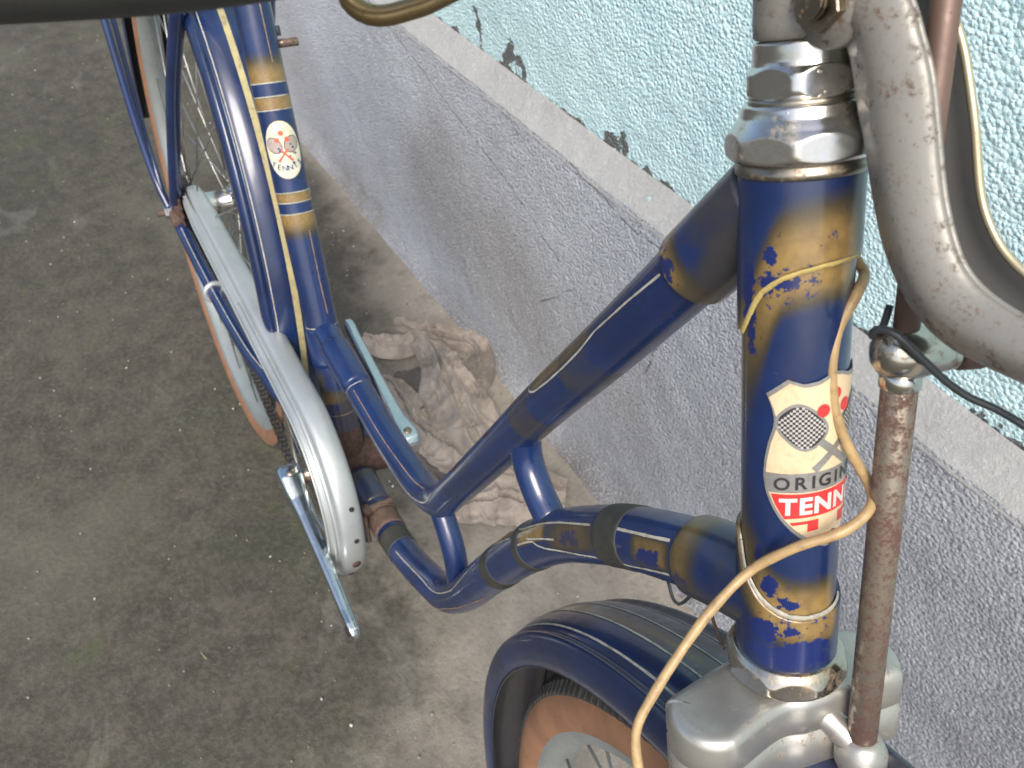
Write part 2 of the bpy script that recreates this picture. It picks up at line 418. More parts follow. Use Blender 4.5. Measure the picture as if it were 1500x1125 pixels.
# the wall's body, so it has a back and a top
Vb = []
for s_ in (-9, 8):
    for o_, z_ in ((.06, -.02), (.06, 3.0), (.40, 3.0), (.40, -.02)): Vb.append(wpt(s_, o_, z_))
obj('wall_core', Vb, [(0, 1, 5, 4), (1, 2, 6, 5), (2, 3, 7, 6), (0, 3, 2, 1), (4, 5, 6, 7)], plain('core_render', (.3, .3, .3), (.25, .25, .25), .9), WALL, smooth=False)

def ground_material():
    m = M('old_concrete')
    wl = m.attr('near')
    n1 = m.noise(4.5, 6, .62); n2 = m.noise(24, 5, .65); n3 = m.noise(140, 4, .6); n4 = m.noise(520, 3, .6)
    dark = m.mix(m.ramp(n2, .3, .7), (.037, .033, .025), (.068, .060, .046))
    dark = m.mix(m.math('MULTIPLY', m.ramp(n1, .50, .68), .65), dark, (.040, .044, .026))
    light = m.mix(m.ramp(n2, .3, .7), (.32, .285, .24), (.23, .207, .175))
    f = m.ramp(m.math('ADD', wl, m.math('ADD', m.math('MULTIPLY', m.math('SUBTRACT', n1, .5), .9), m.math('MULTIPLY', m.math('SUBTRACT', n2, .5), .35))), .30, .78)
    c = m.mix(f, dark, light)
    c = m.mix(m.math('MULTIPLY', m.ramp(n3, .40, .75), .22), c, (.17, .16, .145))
    c = m.mix(m.math('MULTIPLY', m.ramp(n3, .52, .30), .22), c, (.028, .027, .022))
    big = m.noise(1.6, 5, .6, dist=.8)
    c = m.mix(m.math('MULTIPLY', m.math('MULTIPLY', m.ramp(big, .50, .66), m.math('SUBTRACT', 1., f)), .45), c, (.105, .102, .078))
    c = m.mix(m.math('MULTIPLY', m.math('MULTIPLY', m.ramp(big, .46, .34), m.math('SUBTRACT', 1., f)), .40), c, (.028, .029, .021))
    # washed-out pale streaks and mossy stains
    st = m.ramp(m.noise(3.2, 5, .6, co=m.scale((1, 2.2, 1)), dist=1.4), .60, .70)
    c = m.mix(m.math('MULTIPLY', st, .22), c, (.20, .20, .18))
    ms = m.ramp(m.noise(11, 4, .6), .60, .72)
    c = m.mix(m.math('MULTIPLY', ms, .35), c, (.060, .075, .022))
    pit = m.ramp(m.voro(85), .10, .05); gate = m.ramp(m.noise(30, 2, .5), .52, .6)
    c = m.mix(m.math('MULTIPLY', m.math('MULTIPLY', pit, gate), .75), c, (.022, .020, .016))
    gr = m.ramp(m.voro(130), .09, .06); gate2 = m.ramp(m.noise(43, 2, .5), .55, .66)
    c = m.mix(m.math('MULTIPLY', m.math('MULTIPLY', gr, gate2), .6), c, (.34, .32, .28))
    cr = m.ramp(m.math('ABSOLUTE', m.math('SUBTRACT', m.noise(.9, 3, .5), .5)), .0003, .0012, 1., 0.)
    h = m.math('ADD', m.math('MULTIPLY', n3, .8), m.math('ADD', m.math('MULTIPLY', n4, .35), m.math('MULTIPLY', n2, 1.2)))
    return m.set(color=c, rough=m.ramp(n2, .2, .8, .62, .88), normal=m.bump(h, .0028, .8), spec=.4)
gx = seq((-80, -8, 12), (-8, -2.4, .4), (-2.4, 1.6, .02), (1.6, 6, .4), (6, 80, 12))
gy = seq((-80, -8, 12), (-8, -1.2, .4), (-1.2, .66, .01), (.66, 6, .5), (6, 80, 12))
GX, GY = np.meshgrid(gx, gy, indexing='ij')
inz = (np.abs(GX+.3) < 3) & (np.abs(GY+.2) < 1.6)
wdist = -(GY-.3731-GX*.0375)
GZ = np.where(inz, .0035*fbm(GX*2.3, GY*2.3, 4.)+.0018*fbm(GX*14, GY*14, 2.), 0.)-.002
GZ = GZ+np.where((wdist < .10) & inz, .008*smooth01((.10-wdist)/.11), 0)
GZ = GZ*np.clip((np.hypot((GX-.0)*3, GY-0.0))/.25, .3, 1)
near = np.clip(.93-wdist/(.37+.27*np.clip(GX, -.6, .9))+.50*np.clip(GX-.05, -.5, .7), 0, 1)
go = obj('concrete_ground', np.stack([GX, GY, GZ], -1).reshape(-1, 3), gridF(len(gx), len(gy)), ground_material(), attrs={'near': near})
tag(go, 'stained grey concrete yard with moss and grit, under the bicycle', kind='structure')

# loose grit lying on the concrete
mb = MB(); ico = [(0, 0, 1), (.9, 0, .35), (.28, .85, .35), (-.72, .53, .35), (-.72, -.53, .35), (.28, -.85, .35), (.7, .5, -.4), (-.3, .9, -.4), (-.9, 0, -.4), (-.3, -.9, -.4), (.7, -.5, -.4)]
icoF = [(0, 1, 2), (0, 2, 3), (0, 3, 4), (0, 4, 5), (0, 5, 1), (1, 6, 2), (2, 7, 3), (2, 6, 7), (3, 8, 4), (3, 7, 8), (4, 9, 5), (4, 8, 9), (5, 10, 1), (5, 9, 10), (1, 10, 6)]
mb2 = MB()
for i in range(1500):
    x = rng.uniform(-1.6, 1.0); y = rng.uniform(-.75, .36+.0375*x) if i % 3 else .365+.0375*x-abs(rng.normal(0, .07))
    r = .0006+.0011*rng.random()**3*1.6
    if rng.random() < .02: r *= 1.7
    R = rng.random(3)*.5+.7
    V = A(ico)*R*r*(1+.25*rng.standard_normal((11, 1))*.5)
    a = rng.random()*6.28; V = V@A([[math.cos(a), math.sin(a), 0], [-math.sin(a), math.cos(a), 0], [0, 0, 1]])
    zz = .0005+(.008*smooth01((.10-(.3731+.0375*x-y))/.11) if (.3731+.0375*x-y) < .1 else 0)
    (mb if i % 4 else mb2).add(V+A([x, y, zz]), icoF)
tag(mb.build('grit', plain('grit_grey', (.16, .15, .13), (.30, .28, .25), .8, 7), smooth=False), 'grey grains of grit scattered over the concrete', kind='stuff')
tag(mb2.build('pale_grit', plain('grit_pale', (.42, .40, .36), (.55, .53, .50), .7, 7), smooth=False), 'pale plaster crumbs scattered along the wall foot', kind='stuff')

# ------------------------------------------------------------------ bicycle
LEAN = math.radians(6.1242)
BIKE = bpy.data.objects.new('bicycle', None); COL.objects.link(BIKE)
BIKE.rotation_euler = (-LEAN, 0, 0)
tag(BIKE, 'old blue and gold step-through bicycle with worn lining, leaning by the turquoise wall', 'bicycle')
HA = math.radians(66.971); SA = math.radians(66.8897)
T0 = A([.8727, 0, .8469]); AD = A([math.cos(HA), 0, -math.sin(HA)]); FD = A([math.sin(HA), 0, math.cos(HA)]); ND = A([0, 1., 0])
BB = A([.4652, 0, .2990]); SD = A([-math.cos(SA), 0, math.sin(SA)])
def HP(t, ang, r):                 # point on the head tube: t down the axis, ang from straight ahead towards the wall
    t = np.asarray(t, float); a = np.radians(np.asarray(ang, float)); r = np.asarray(r, float)
    return T0+t[..., None]*AD+(r*np.cos(a))[..., None]*FD+(r*np.sin(a))[..., None]*ND
def ST(t, f, l, s=0.):
    s = math.radians(s); F_ = FD*math.cos(s)+ND*math.sin(s); N_ = -FD*math.sin(s)+ND*math.cos(s)
    return T0+AD*t+F_*f+N_*l

def head_sheet(name, T1, T2, r, mat, parent, nt_=60, na=160, a0=-180, a1=180, attrs=None, edge=0.):
    ang = np.linspace(a0, a1, na+1)[:-1] if a1-a0 == 360 else np.linspace(a0, a1, na)
    u = np.linspace(0, 1, nt_); U_, A_ = np.meshgrid(u, ang, indexing='ij')
    Tt = T1(A_)*(1-U_)+T2(A_)*U_
    R = np.full(Tt.shape, r)
    if edge:
        R[0] -= edge; R[-1] -= edge
        Tt[0] = T1(A_[0]); Tt[1] = T1(A_[0]); Tt[-2] = Tt[-1]
    V = HP(Tt, A_, R).reshape(-1, 3)
    at = {k: f(Tt, A_) for k, f in attrs.items()} if attrs else None
    return obj(name, V, gridF(nt_, len(ang), a1-a0 == 360), mat, parent, attrs=at)
cst = lambda v: (lambda a: np.full(np.shape(a), v, float))
lugU = lambda a: np.interp(np.abs(((a+180) % 360)-180), [0, 25, 45, 60, 72, 84, 94, 103, 110, 117, 126, 180], [.0226, .0231, .0244, .0260, .0282, .0311, .0350, .0395, .0428, .0452, .0462, .0462])
lugL = lambda a: np.interp(np.abs(((a+180) % 360)-180), [0, 25, 45, 60, 72, 82, 95, 107, 114, 120, 128, 180], [.1425, .1424, .1417, .1402, .1385, .1364, .1327, .1285, .1235, .1190, .1165, .1160])
def blob(t, a, t0, a0, wt, wa): return np.exp(-((t-t0)/wt)**2-((a-a0)/wa)**2)
def hgold(t, a):
    g = np.zeros(t.shape); lf = smooth01((-a-60)/35)
    d = t-lugU(a); g = np.maximum(g, smooth01(1.15-np.maximum(-d/(.0215-.010*lf), d/(.0145+.022*lf)))*(1-.35*lf))
    d = t-lugL(a); g = np.maximum(g, smooth01(1.2-np.maximum(-d/(.017+.01*lf), d/.0135))*(1-.4*lf))
    return g*(1-.9*smooth01((a-4)/26))
def hgold_old(t, a):
    g = np.zeros(t.shape)
    d = t-lugU(a); g = np.maximum(g, smooth01(1-np.maximum(-d/.0155, d/.0125)))
    d = t-lugL(a); g = np.maximum(g, smooth01(1.15-np.maximum(-d/.015, d/.0145)))
    g = g*(1-.85*smooth01((a-2)/28))*(1-.75*smooth01((-a-72)/25))
    return g
def hchip(t, a):
    c = .25*blob(t, a, .035, -80, .012, 30)+.40*blob(t, a, .1465, -45, .007, 60)+.28*blob(t, a, .131, -60, .006, 30)+.22*blob(t, a, .028, -40, .008, 50)
    for q in ((.0210, -73, .0030, 7), (.030, -98, .008, 9), (.041, -100, .011, 8), (.0285, -72, .0022, 16), (.131, -70, .005, 14), (.1365, -46, .0030, 14), (.122, -84, .006, 7),
              (.1480, -72, .005, 22), (.1535, -25, .0035, 34), (.1465, -42, .002, 12), (.158, -45, .005, 60)):
        c = np.maximum(c, blob(t, a, *q))
    return c
def hgrime(t, a): return .35*smooth01((t-.156)/.010)+.25*smooth01((.004-t)/.004)+.45*blob(t, a, .0245, -5, .003, 25)+.55*smooth01((a-8)/30)*.5
HAT = {'gold': hgold, 'chip': hchip, 'grime': hgrime}
head_sheet('head_tube', cst(.012), cst(.160), .0154, PAINT, BIKE, 140, 160, attrs=HAT)
L1 = head_sheet('head_lug', cst(0.), lugU, .0168, PAINT, BIKE, 60, 160, attrs=HAT, edge=.0014)
L2 = head_sheet('head_lug', lugL, cst(.1660), .0170, PAINT, BIKE, 60, 160, attrs=HAT, edge=.0014)
def hline(name, Tf, a0, a1, r, wd, mat, parent, jit=.00005):
    a = np.linspace(a0, a1, 110); t = Tf(a)+jit*rng.standard_normal(110).cumsum()*.15
    dt = np.gradient(t); da = np.gradient(np.radians(a)*r); ln = np.hypot(dt, da); w_ = wd*.9*(1+.06*np.sin(a*.31)+.05*rng.standard_normal(110))
    V = []
    sec = [(-.5, 0), (-.42, .35), (0, .5), (.42, .35), (.5, 0)]
    for k, h in sec: V.append(HP(t+k*w_*da/ln, a-np.degrees(k*w_*dt/ln/r), r+h*wd*.55))
    return obj(name, np.stack(V, 1).reshape(-1, 3), gridF(110, 5), mat, parent)
hline('lug_lining', lambda a: lugU(a)+.0004, -119, 40, .0158, .0026, GOLDLINE, L1)
hline('lug_lining', lambda a: lugL(a)-.0006, -118, 40, .0158, .0021, LINE, L2)

# -- frame tubes
sec = lambda l: [(x, 0, z) for x, z in l]
TT = Path(sec([(.868, .836), (.851, .804), (.8152, .7365), (.779, .67), (.748, .610), (.713, .543), (.690, .500), (.672, .468), (.645, .449), (.612, .441), (.57, .436), (.52, .436), (.41, .436)]))
DT = Path(sec([(.9294, .7135), (.897, .692), (.862, .661), (.838, .634), (.81, .597), (.783, .549), (.75, .479), (.72, .412), (.692, .367), (.658, .341), (.622, .320), (.583, .305), (.533, .299), (.490, .299)]))
SP = Path([BB+SD*.012, BB+SD*.15, BB+SD*.30, BB+SD*.47], n=20)      # s = L-.012
def band(s, a, b, f=.006): return smooth01((s-a)/f+.5)*smooth01((b-s)/f+.5)
def aband(a, lo, hi, f=14):
    a = ((a+180) % 360)-180; return smooth01((a-lo)/f+.5)*smooth01((hi-a)/f+.5)
z0 = lambda s, a: np.zeros(s.shape)
tg = lambda s, a: np.maximum(.62*band(s, .108, .180, .02)*aband(a, 26, 70, 10), .0)
tc = lambda s, a: .35*band(s, .045, .075, .02)
tgr = lambda s, a: .42*band(s, .112, .142, .006)+.52*band(s, .185, .212, .006)+.15
tube('top_tube', TT, .0125, PAINT, BIKE, 48, paint={'gold': tg, 'chip': tc, 'grime': tgr})
cg = lambda s, a: .85*smooth01((s-.029)/.013)*(1-.3*aband(a, 120, 240, 40))
cc = lambda s, a: 1.0*band(s, .037, .048, .004)*aband(a, 20, 105, 20)*(.6+.8*vnoise(s*160, a*.12, 3.))
tube('tube_lug', TT, lambda s, a: .0145-.0022*smooth01((s-.0435)/.0025), PAINT, BIKE, 64, 0, .0462, step=.0012, paint={'gold': cg, 'chip': cc, 'grime': lambda s, a: .30+.35*smooth01((.034-s)/.02)+.4*aband(a, 110, 250, 30)})
for p, mt, wd in (([(.0475, 81), (.072, 73), (.1008, 68), (.1165, 76), (.135, 78), (.1549, 77), (.172, 72), (.1785, 62), (.180, 50), (.177, 38)], LINE, .0013),
                  ([(.177, 38), (.160, 31), (.1126, 30), (.0844, 27), (.048, 30)], GOLDLINE, .0012),
                  ([(.195, 33), (.212, 30), (.222, 31)], GOLDLINE, .0009),
                  ([(.395, 60), (.42, 76), (.4797, 96), (.53, 101), (.5844, 103), (.590, 95), (.5915, 60), (.590, 20), (.590, -10)], LINE, .0014)):
    ribbon('pinstripe', TT, p, .0125, wd, mt, TT and bpy.data.objects['top_tube'])
ribbon('pinstripe', TT, [(.43, 30), (.47, 34), (.52, 38), (.5845, 40)], .0125, .0010, BROWNLINE, bpy.data.objects['top_tube'])
for s0_, s1_, a_ in ((.255, .262, 41), (.318, .345, 43)):
    for k in range(5): ribbon('scratch', TT, [(s0_+k*.002, a_+k*2.2), (s1_-k*.0025, a_+3+k*2.0)], .0125, .0009, REDSCRATCH, bpy.data.objects['top_tube'])
dg = lambda s, a: np.maximum.reduce([.6*band(s, .048, .072, .008)*aband(a, 52, 100, 20), .55*band(s, .107, .150, .02)*aband(a, 48, 100, 16), .9*band(s, .158, .196, .01)*aband(a, 40, 78, 10), .95*band(s, .208, .252, .004)*aband(a, 12, 40, 8)])
dc = lambda s, a: np.maximum(.7*band(s, .052, .070, .006)*aband(a, 70, 100, 15), .62*band(s, .118, .142, .01)*aband(a, 60, 95, 15))
dgr = lambda s, a: .2*band(s, .046, .074)*aband(a, 40, 110)+.45*band(s, .100, .16, .02)*aband(a, 50, 110)+.38*band(s, .09, .2, .03)*aband(a, -20, 45, 30)+.3*smooth01((s-.56)/.05)+.12
tube('down_tube', DT, .0143, PAINT, BIKE, 56, paint={'gold': dg, 'chip': dc, 'grime': dgr})
cg2 = lambda s, a: smooth01(1-np.abs(s-.038)/.014)*.55*aband(a, -60, 130, 30)
tube('tube_lug', DT, lambda s, a: .0165-.0022*smooth01((s-.0430)/.0025), PAINT, BIKE, 64, 0, .0456, step=.0012, paint={'gold': cg2, 'chip': lambda s, a: .8*band(s, .034, .046, .004)*aband(a, 90, 140, 15), 'grime': lambda s, a: .35*aband(a, 95, 230, 30)+.36})
dto = bpy.data.objects['down_tube']
for p, mt, wd in (([(.0475, 47), (.060, 50), (.0746, 51), (.084, 51)], LINE, .0016),
                  ([(.107, 51), (.120, 49), (.1393, 46), (.165, 44), (.1912, 41), (.200, 34), (.212, 27), (.240, 12), (.252, 16), (.253, 24), (.248, 33), (.232, 42), (.212, 48)], LINE, .0013),
                  ([(.048, 103), (.0792, 117), (.084, 117)], LINE, .0015),
                  ([(.107, 114), (.125, 110), (.1583, 98), (.168, 88), (.173, 78), (.180, 76), (.197, 74)], LINE, .0013),
                  ([(.145, 80), (.1733, 73), (.182, 68)], LINE, .0012), ([(.175, 57), (.196, 50)], LINE, .0012),
                  ([(.292, 50), (.32, 56), (.3643, 69), (.41, 60), (.4556, 46), (.49, 44), (.525, 46)], LINE, .0013),
                  ([(.315, 150), (.36, 128), (.4028, 112), (.44, 116), (.47, 120)], BROWNLINE, .0012)):
    ribbon('pinstripe', DT, p, .0143, wd, mt, dto)
for a_, b_ in ((.0845, .1055), (.199, .209), (.262, .280)):
    tube('tape_band', DT, lambda s, a, a_=a_, b_=b_:   .0143+.0004*smooth01((s-a_)/.0012)*smooth01((b_-s)/.0012), TAPE, BIKE, 48, a_, b_, step=.001)
tube('tape_band', DT, .0149, TAPE, BIKE, 48, .535, .560, step=.002)

# -- seat tube with its bands
sg = lambda L: (L-.012)
def sgold(s, a):
    L = s+.012
    g = np.maximum.reduce([smooth01(1-(L-.3748)/.030)*(L > .3742), band(L, .3525, .3628, .0006), band(L, .2728, .2812, .0006), smooth01(1-(.2618-L)/.030)*(L < .2622)])
    return np.maximum(g, .75*band(L, .038, .085, .02)*(.5+1.2*vnoise(s*60, a*.03, 1.)))
seat = tube('seat_tube', SP, .0155, PAINT, BIKE, 64, step=.0012, paint={'gold': sgold, 'chip': lambda s, a: .75*(s < .06)*1.+0*s, 'grime': lambda s, a: .1+.75*smooth01((.112-s)/.03)*(.7+.8*vnoise(s*50, a*.03, 9.))})
for L in (.3742, .3632, .3522, .2815, .2725, .2622, .1520): ribbon('pinstripe', SP, [(sg(L), -178), (sg(L), 178)], .0155, .0013, LINE, seat)
for L in (.1265, .0586): ribbon('pinstripe', SP, [(sg(L), -120), (sg(L), 120)], .0155, .0011, BROWNLINE, seat)
ribbon('pinstripe', SP, [(sg(.246), -14), (sg(.20), -13), (sg(.165), -16)], .0155, .0013, BROWNLINE, seat)
ribbon('pinstripe', SP, [(sg(.45), -10), (sg(.39), -12)], .0155, .0014, BROWNLINE, seat)
tube('tube_lug', SP, lambda s, a: .0169-.0012*(smooth01((.102-s)/.003)+smooth01((s-.136)/.003)), PAINT, BIKE, 56, .099, .139, step=.0012, paint={'gold': z0, 'chip': z0, 'grime': lambda s, a: .12+0*s})
tube('tube_lug', TT, lambda s, a: .0142-.0012*smooth01((.600-s)/.004), PAINT, BIKE, 48, .596, .655, step=.0015, paint={'gold': z0, 'chip': z0, 'grime': lambda s, a: .15+0*s})
# bottom bracket
V, F = cyl((.4652, -.036, .299), (.4652, .036, .299), .0205, seg=40, prof=[(0, .0185), (.01, .0205), (.08, .0205), (.085, .0198), (.9, .0198), (.905, .0205), (.99, .0205), (1, .0185)])
obj('bottom_bracket_shell', V, F, RUST, BIKE)
tube('bottom_bracket_lug', DT, lambda s, a: .0166-.0015*smooth01((.604-s)/.003), PAINT, BIKE, 48, .602, DT.L-.004, step=.002, paint={'gold': lambda s, a: .15*band(s, .600, .612), 'chip': lambda s, a: .2+0*s, 'grime': lambda s, a: .55+.35*smooth01((s-.628)/.012)})
V, F = cyl(BB+SD*.006, BB+SD*.040, .0172, .0166, 40); obj('rusted_lug', V, F, RUST, BIKE)
# rusty clamp on the down tube
mb = MB()
P1 = DT.at(A([.588, .596]), A([0, 0]), A([0., 0]))
V, F = cyl(P1[0], P1[1], .0168, seg=36); mb.add(V, F)
q = DT.at(.592, 55, .021); V, F = cyl(q+A([0, -.014, .002]), q+A([.0, .030, .004]), .0032, seg=12); mb.add(V, F)
V, F = cyl(q+A([0, -.002, .002]), q+A([0, .006, .0025]), .0062, seg=6); mb.add(V, F)
mb.build('clamp', RUSTORANGE, BIKE)
tube('clamp_sleeve', DT, .0158, RUSTORANGE, BIKE, 40, .566, .588)
V, F = cyl(DT.at(.575, 100, .016)+A([0, -.004, -.01]), DT.at(.583, 100, .017)+A([0, -.004, .02]), .003, seg=8); obj('guard_bracket', V, F, RUSTORANGE, BIKE)

# -- two short braces between the tubes
def brace(pts, r):
    p = Path(sec(pts)); return tube('brace', p, r, PAINT, BIKE, 36, paint={'gold': z0, 'chip': lambda s, a: .1+0*s, 'grime': lambda s, a: .1+.25*smooth01((s-p.L+.012)/.01)})
brace([(.7665, .646), (.7655, .632), (.772, .617), (.786, .606), (.800, .600)], .0088)
brace([(.668, .462), (.680, .452), (.695, .437), (.704, .418), (.708, .395)], .0090)

# -- rear triangle
def rod(name, P, r, mat, **k): return wire(name, P, r, mat, BIKE, **k)
def ppaint(name, P, r, g=None):
    p = Path(P, ref=(0, 0, 1)); return p, tube(name, p, r, PAINT, BIKE, 28, paint={'gold': z0, 'chip': z0, 'grime': lambda s, a: .12+0*s})
cs, cso = ppaint('chain_stay', [(-.006, -.063, .338), (.09, -.061, .330), (.2, -.058, .330), (.30, -.0545, .338), (.350, -.050, .345), (.382, -.046, .345), (.405, -.037, .335), (.43, -.027, .315), (.455, -.02, .302)], .0088)
ribbon('pinstripe', cs, [(.04, 70), (.12, 70), (.25, 70), (.36, 70)], .0088, .0013, LINE, cso)
ppaint('chain_stay', [(-.004, .058, .340), (.10, .056, .330), (.25, .052, .318), (.36, .046, .309), (.405, .040, .305), (.455, .020, .299)], .0088)
ppaint('seat_stay', [(0, -.062, .352), (.10, -.052, .535), (.175, -.044, .645), (.235, -.032, .74), (.268, -.020, .765)], .0078)
ppaint('seat_stay', [(0, .055, .352), (.10, .048, .535), (.21, .035, .67), (.268, .020, .765)], .0078)
for sy in (-1, 1):
    yy = -.063 if sy < 0 else .057
    V, F = cyl((.0, yy-.0025, .3475), (0, yy+.0025, .3475), .0165, seg=18); mb = MB().add(V, F)
    V, F = cyl((.0, yy-.0025, .3475), (.028, yy-.0025, .343), .008, seg=12); mb.add(V, F)
    mb.build('dropout', RUSTORANGE, BIKE)
# axle and nut on the drive side
V, F = cyl((0, -.086, .3475), (0, .08, .3475), .0042, seg=14); obj('rear_axle', V, F, RUSTORANGE, BIKE)
V, F = cyl((0, -.077, .3475), (0, -.067, .3475), .0088, seg=6); obj('axle_nut', V, F, CHROME, BIKE, smooth=False)
V, F = cyl((0, .062, .3475), (0, .071, .3475), .0088, seg=6); obj('axle_nut', V, F, CHROME, BIKE, smooth=False)
# mudguard / carrier stays
ppaint('mudguard_stay', [(.000, -.070, .352), (-.028, -.076, .385), (-.055, -.080, .445), (-.077, -.082, .515), (-.098, -.083, .58), (-.14, -.084, .70)], .0048)
ppaint('mudguard_stay', [(-.008, -.072, .356), (-.025, -.072, .384), (-.060, -.072, .428), (-.086, -.072, .497), (-.105, -.072, .556), (-.150, -.072, .68)], .0034)

# -- wheels
def wheel(name, cpt, ax, upv, R, spokes, hubr, hubw, cog, side_mat, tw=.0195):
    W_ = bpy.data.objects.new(name, None); COL.objects.link(W_); W_.parent = BIKE
    ax = A(ax)/np.linalg.norm(ax); u = A(upv)-ax*(A(upv)@ax); u /= np.linalg.norm(u); v = np.cross(ax, u); cpt = A(cpt)
    def P(th, r, y): th = np.asarray(th); return cpt+(np.cos(th)*r)[..., None]*u+(np.sin(th)*r)[..., None]*v+(np.asarray(y)*np.ones(np.shape(th)))[..., None]*ax
    def lathe(nm, prof, mat, par, n=160, closed=True):
        th = np.arange(n)*2*math.pi/n
        V = np.stack([P(th, r, y) for y, r in prof], 1).reshape(-1, 3)
        m = len(prof)
        F = []
        for i in range(n):
            for j in range(m if closed else m-1):
                F.append((i*m+j, i*m+(j+1) % m, ((i+1) % n)*m+(j+1) % m, ((i+1) % n)*m+j))
        return obj(nm, V, F, mat, par)
    rc = R-tw; phs = np.radians
    side = [(tw*math.sin(phs(a)), rc+tw*1.0*math.cos(phs(a))) for a in np.arange(50, 163, 7)]
    ins = [(y*.86, r*1-.0) for y, r in side[::-1]]
    for sg_ in (-1, 1):
        lathe('tyre_sidewall', [(sg_*y, r) for y, r in side]+[(sg_*y*.9, r-.0012 if r > rc else r+.0002) for y, r in side[::-1]], side_mat, W_, 140)
    tr = [(tw*math.sin(phs(a))*1.02, rc+tw*1.03*math.cos(phs(a))) for a in np.arange(-60, 61, 6)]
    lathe('tread', tr+[(y*.9, r-.003) for y, r in tr[::-1]], TREAD, W_, 140)
    # tread ribs and side knobs, too many to pick apart
    mb = MB()
    for k in range(220):
        th = k*2*math.pi/220
        for sg_ in (-1, 1):
            q = []
            for dth in (-.0055, .0055):
                for aa, dr in ((34, .0006), (58, .0006)):
                    q.append(P(th+dth, rc+(tw*1.03+dr)*math.cos(phs(aa)), sg_*(tw*1.03+dr)*math.sin(phs(aa))))
            qi = [x*.999+cpt*.001 for x in q]
            mb.add(q+[p_-(p_-cpt)*.004 for p_ in q], [(0, 1, 3, 2), (4, 5, 1, 0), (6, 7, 3, 2), (0, 2, 6, 4), (1, 3, 7, 5)])
    for yk in (-.008, -.0035, .0035, .008):
        pass
    k_ = mb.build('tread_knobs', TREAD, W_, smooth=False); k_['kind'] = 'stuff'
    rr = R-.0335
    rimp = [(.0145, rr+.006), (.0155, rr+.004), (.0150, rr-.004), (.0125, rr-.009), (.006, rr-.0125), (0, rr-.0135), (-.006, rr-.0125), (-.0125, rr-.009), (-.0150, rr-.004), (-.0155, rr+.004), (-.0145, rr+.006), (-.013, rr+.002), (-.008, rr-.005), (0, rr-.006), (.008, rr-.005), (.013, rr+.002)]
    lathe('rim', rimp, RIM, W_, 140)
    hub = [(-hubw, .0), (-hubw, hubr*1.25), (-hubw+.0035, hubr*1.55), (-hubw+.005, hubr*1.2), (-hubw*.7, hubr), (hubw*.7, hubr), (hubw-.005, hubr*1.2), (hubw-.0035, hubr*1.62), (hubw, hubr*1.5), (hubw+.004, hubr*.9), (hubw+.006, 0)]
    lathe('hub', hub, CHROME, W_, 40, False)
    for k in range(spokes):
        th = k*2*math.pi/spokes; sg_ = 1 if k % 2 else -1; tang = .42 if (k//2) % 2 else -.42
        p0 = P(A(th+tang*3.4), hubr*1.4, sg_*(hubw-.003)); p1 = P(A(th), rr-.012, sg_*.002)
        V, F = cyl(p0, p1, .0011, seg=6, prof=[(0, .0011), (1, .0011)]); obj('spoke', V, F, SPOKE, W_)
    if cog:
        mb = MB(); th = np.arange(108)*2*math.pi/108; rr_ = .0315+.0030*np.clip(np.cos(th*18)*1.8, -1, 1)
        secs = [P(th, rr_, yy) for yy in (-.0465, -.0435)]
        V, F = rings(secs); mb.add(V, F); V, F = cyl(P(A(0.), 0., -.052), P(A(0.), 0., -.028), .019, seg=24); mb.add(V, F)
        mb.build('sprocket', RUST, W_)
    return W_
RW = wheel('rear_wheel', (.001, -.0142, .3484), (.0034, .9998, -.0196), (0, 0, 1), .3475, 36, .0165, .030, True, SKIN)
STEER = -5.0
cF = ST(.580, .035, .002, STEER); nF = -FD*math.sin(math.radians(STEER))+ND*math.cos(math.radians(STEER)); fF = FD*math.cos(math.radians(STEER))+ND*math.sin(math.radians(STEER))
FWH = wheel('front_wheel', cF, nF, -AD, .3340, 36, .013, .032, False, SKIN, tw=.0205)
# small things on the rear hub
V, F = cyl((0.004, .002, .364), (0.004, .002, .3685), .0032, seg=12); obj('oil_cap', V, F, CHROME, RW)

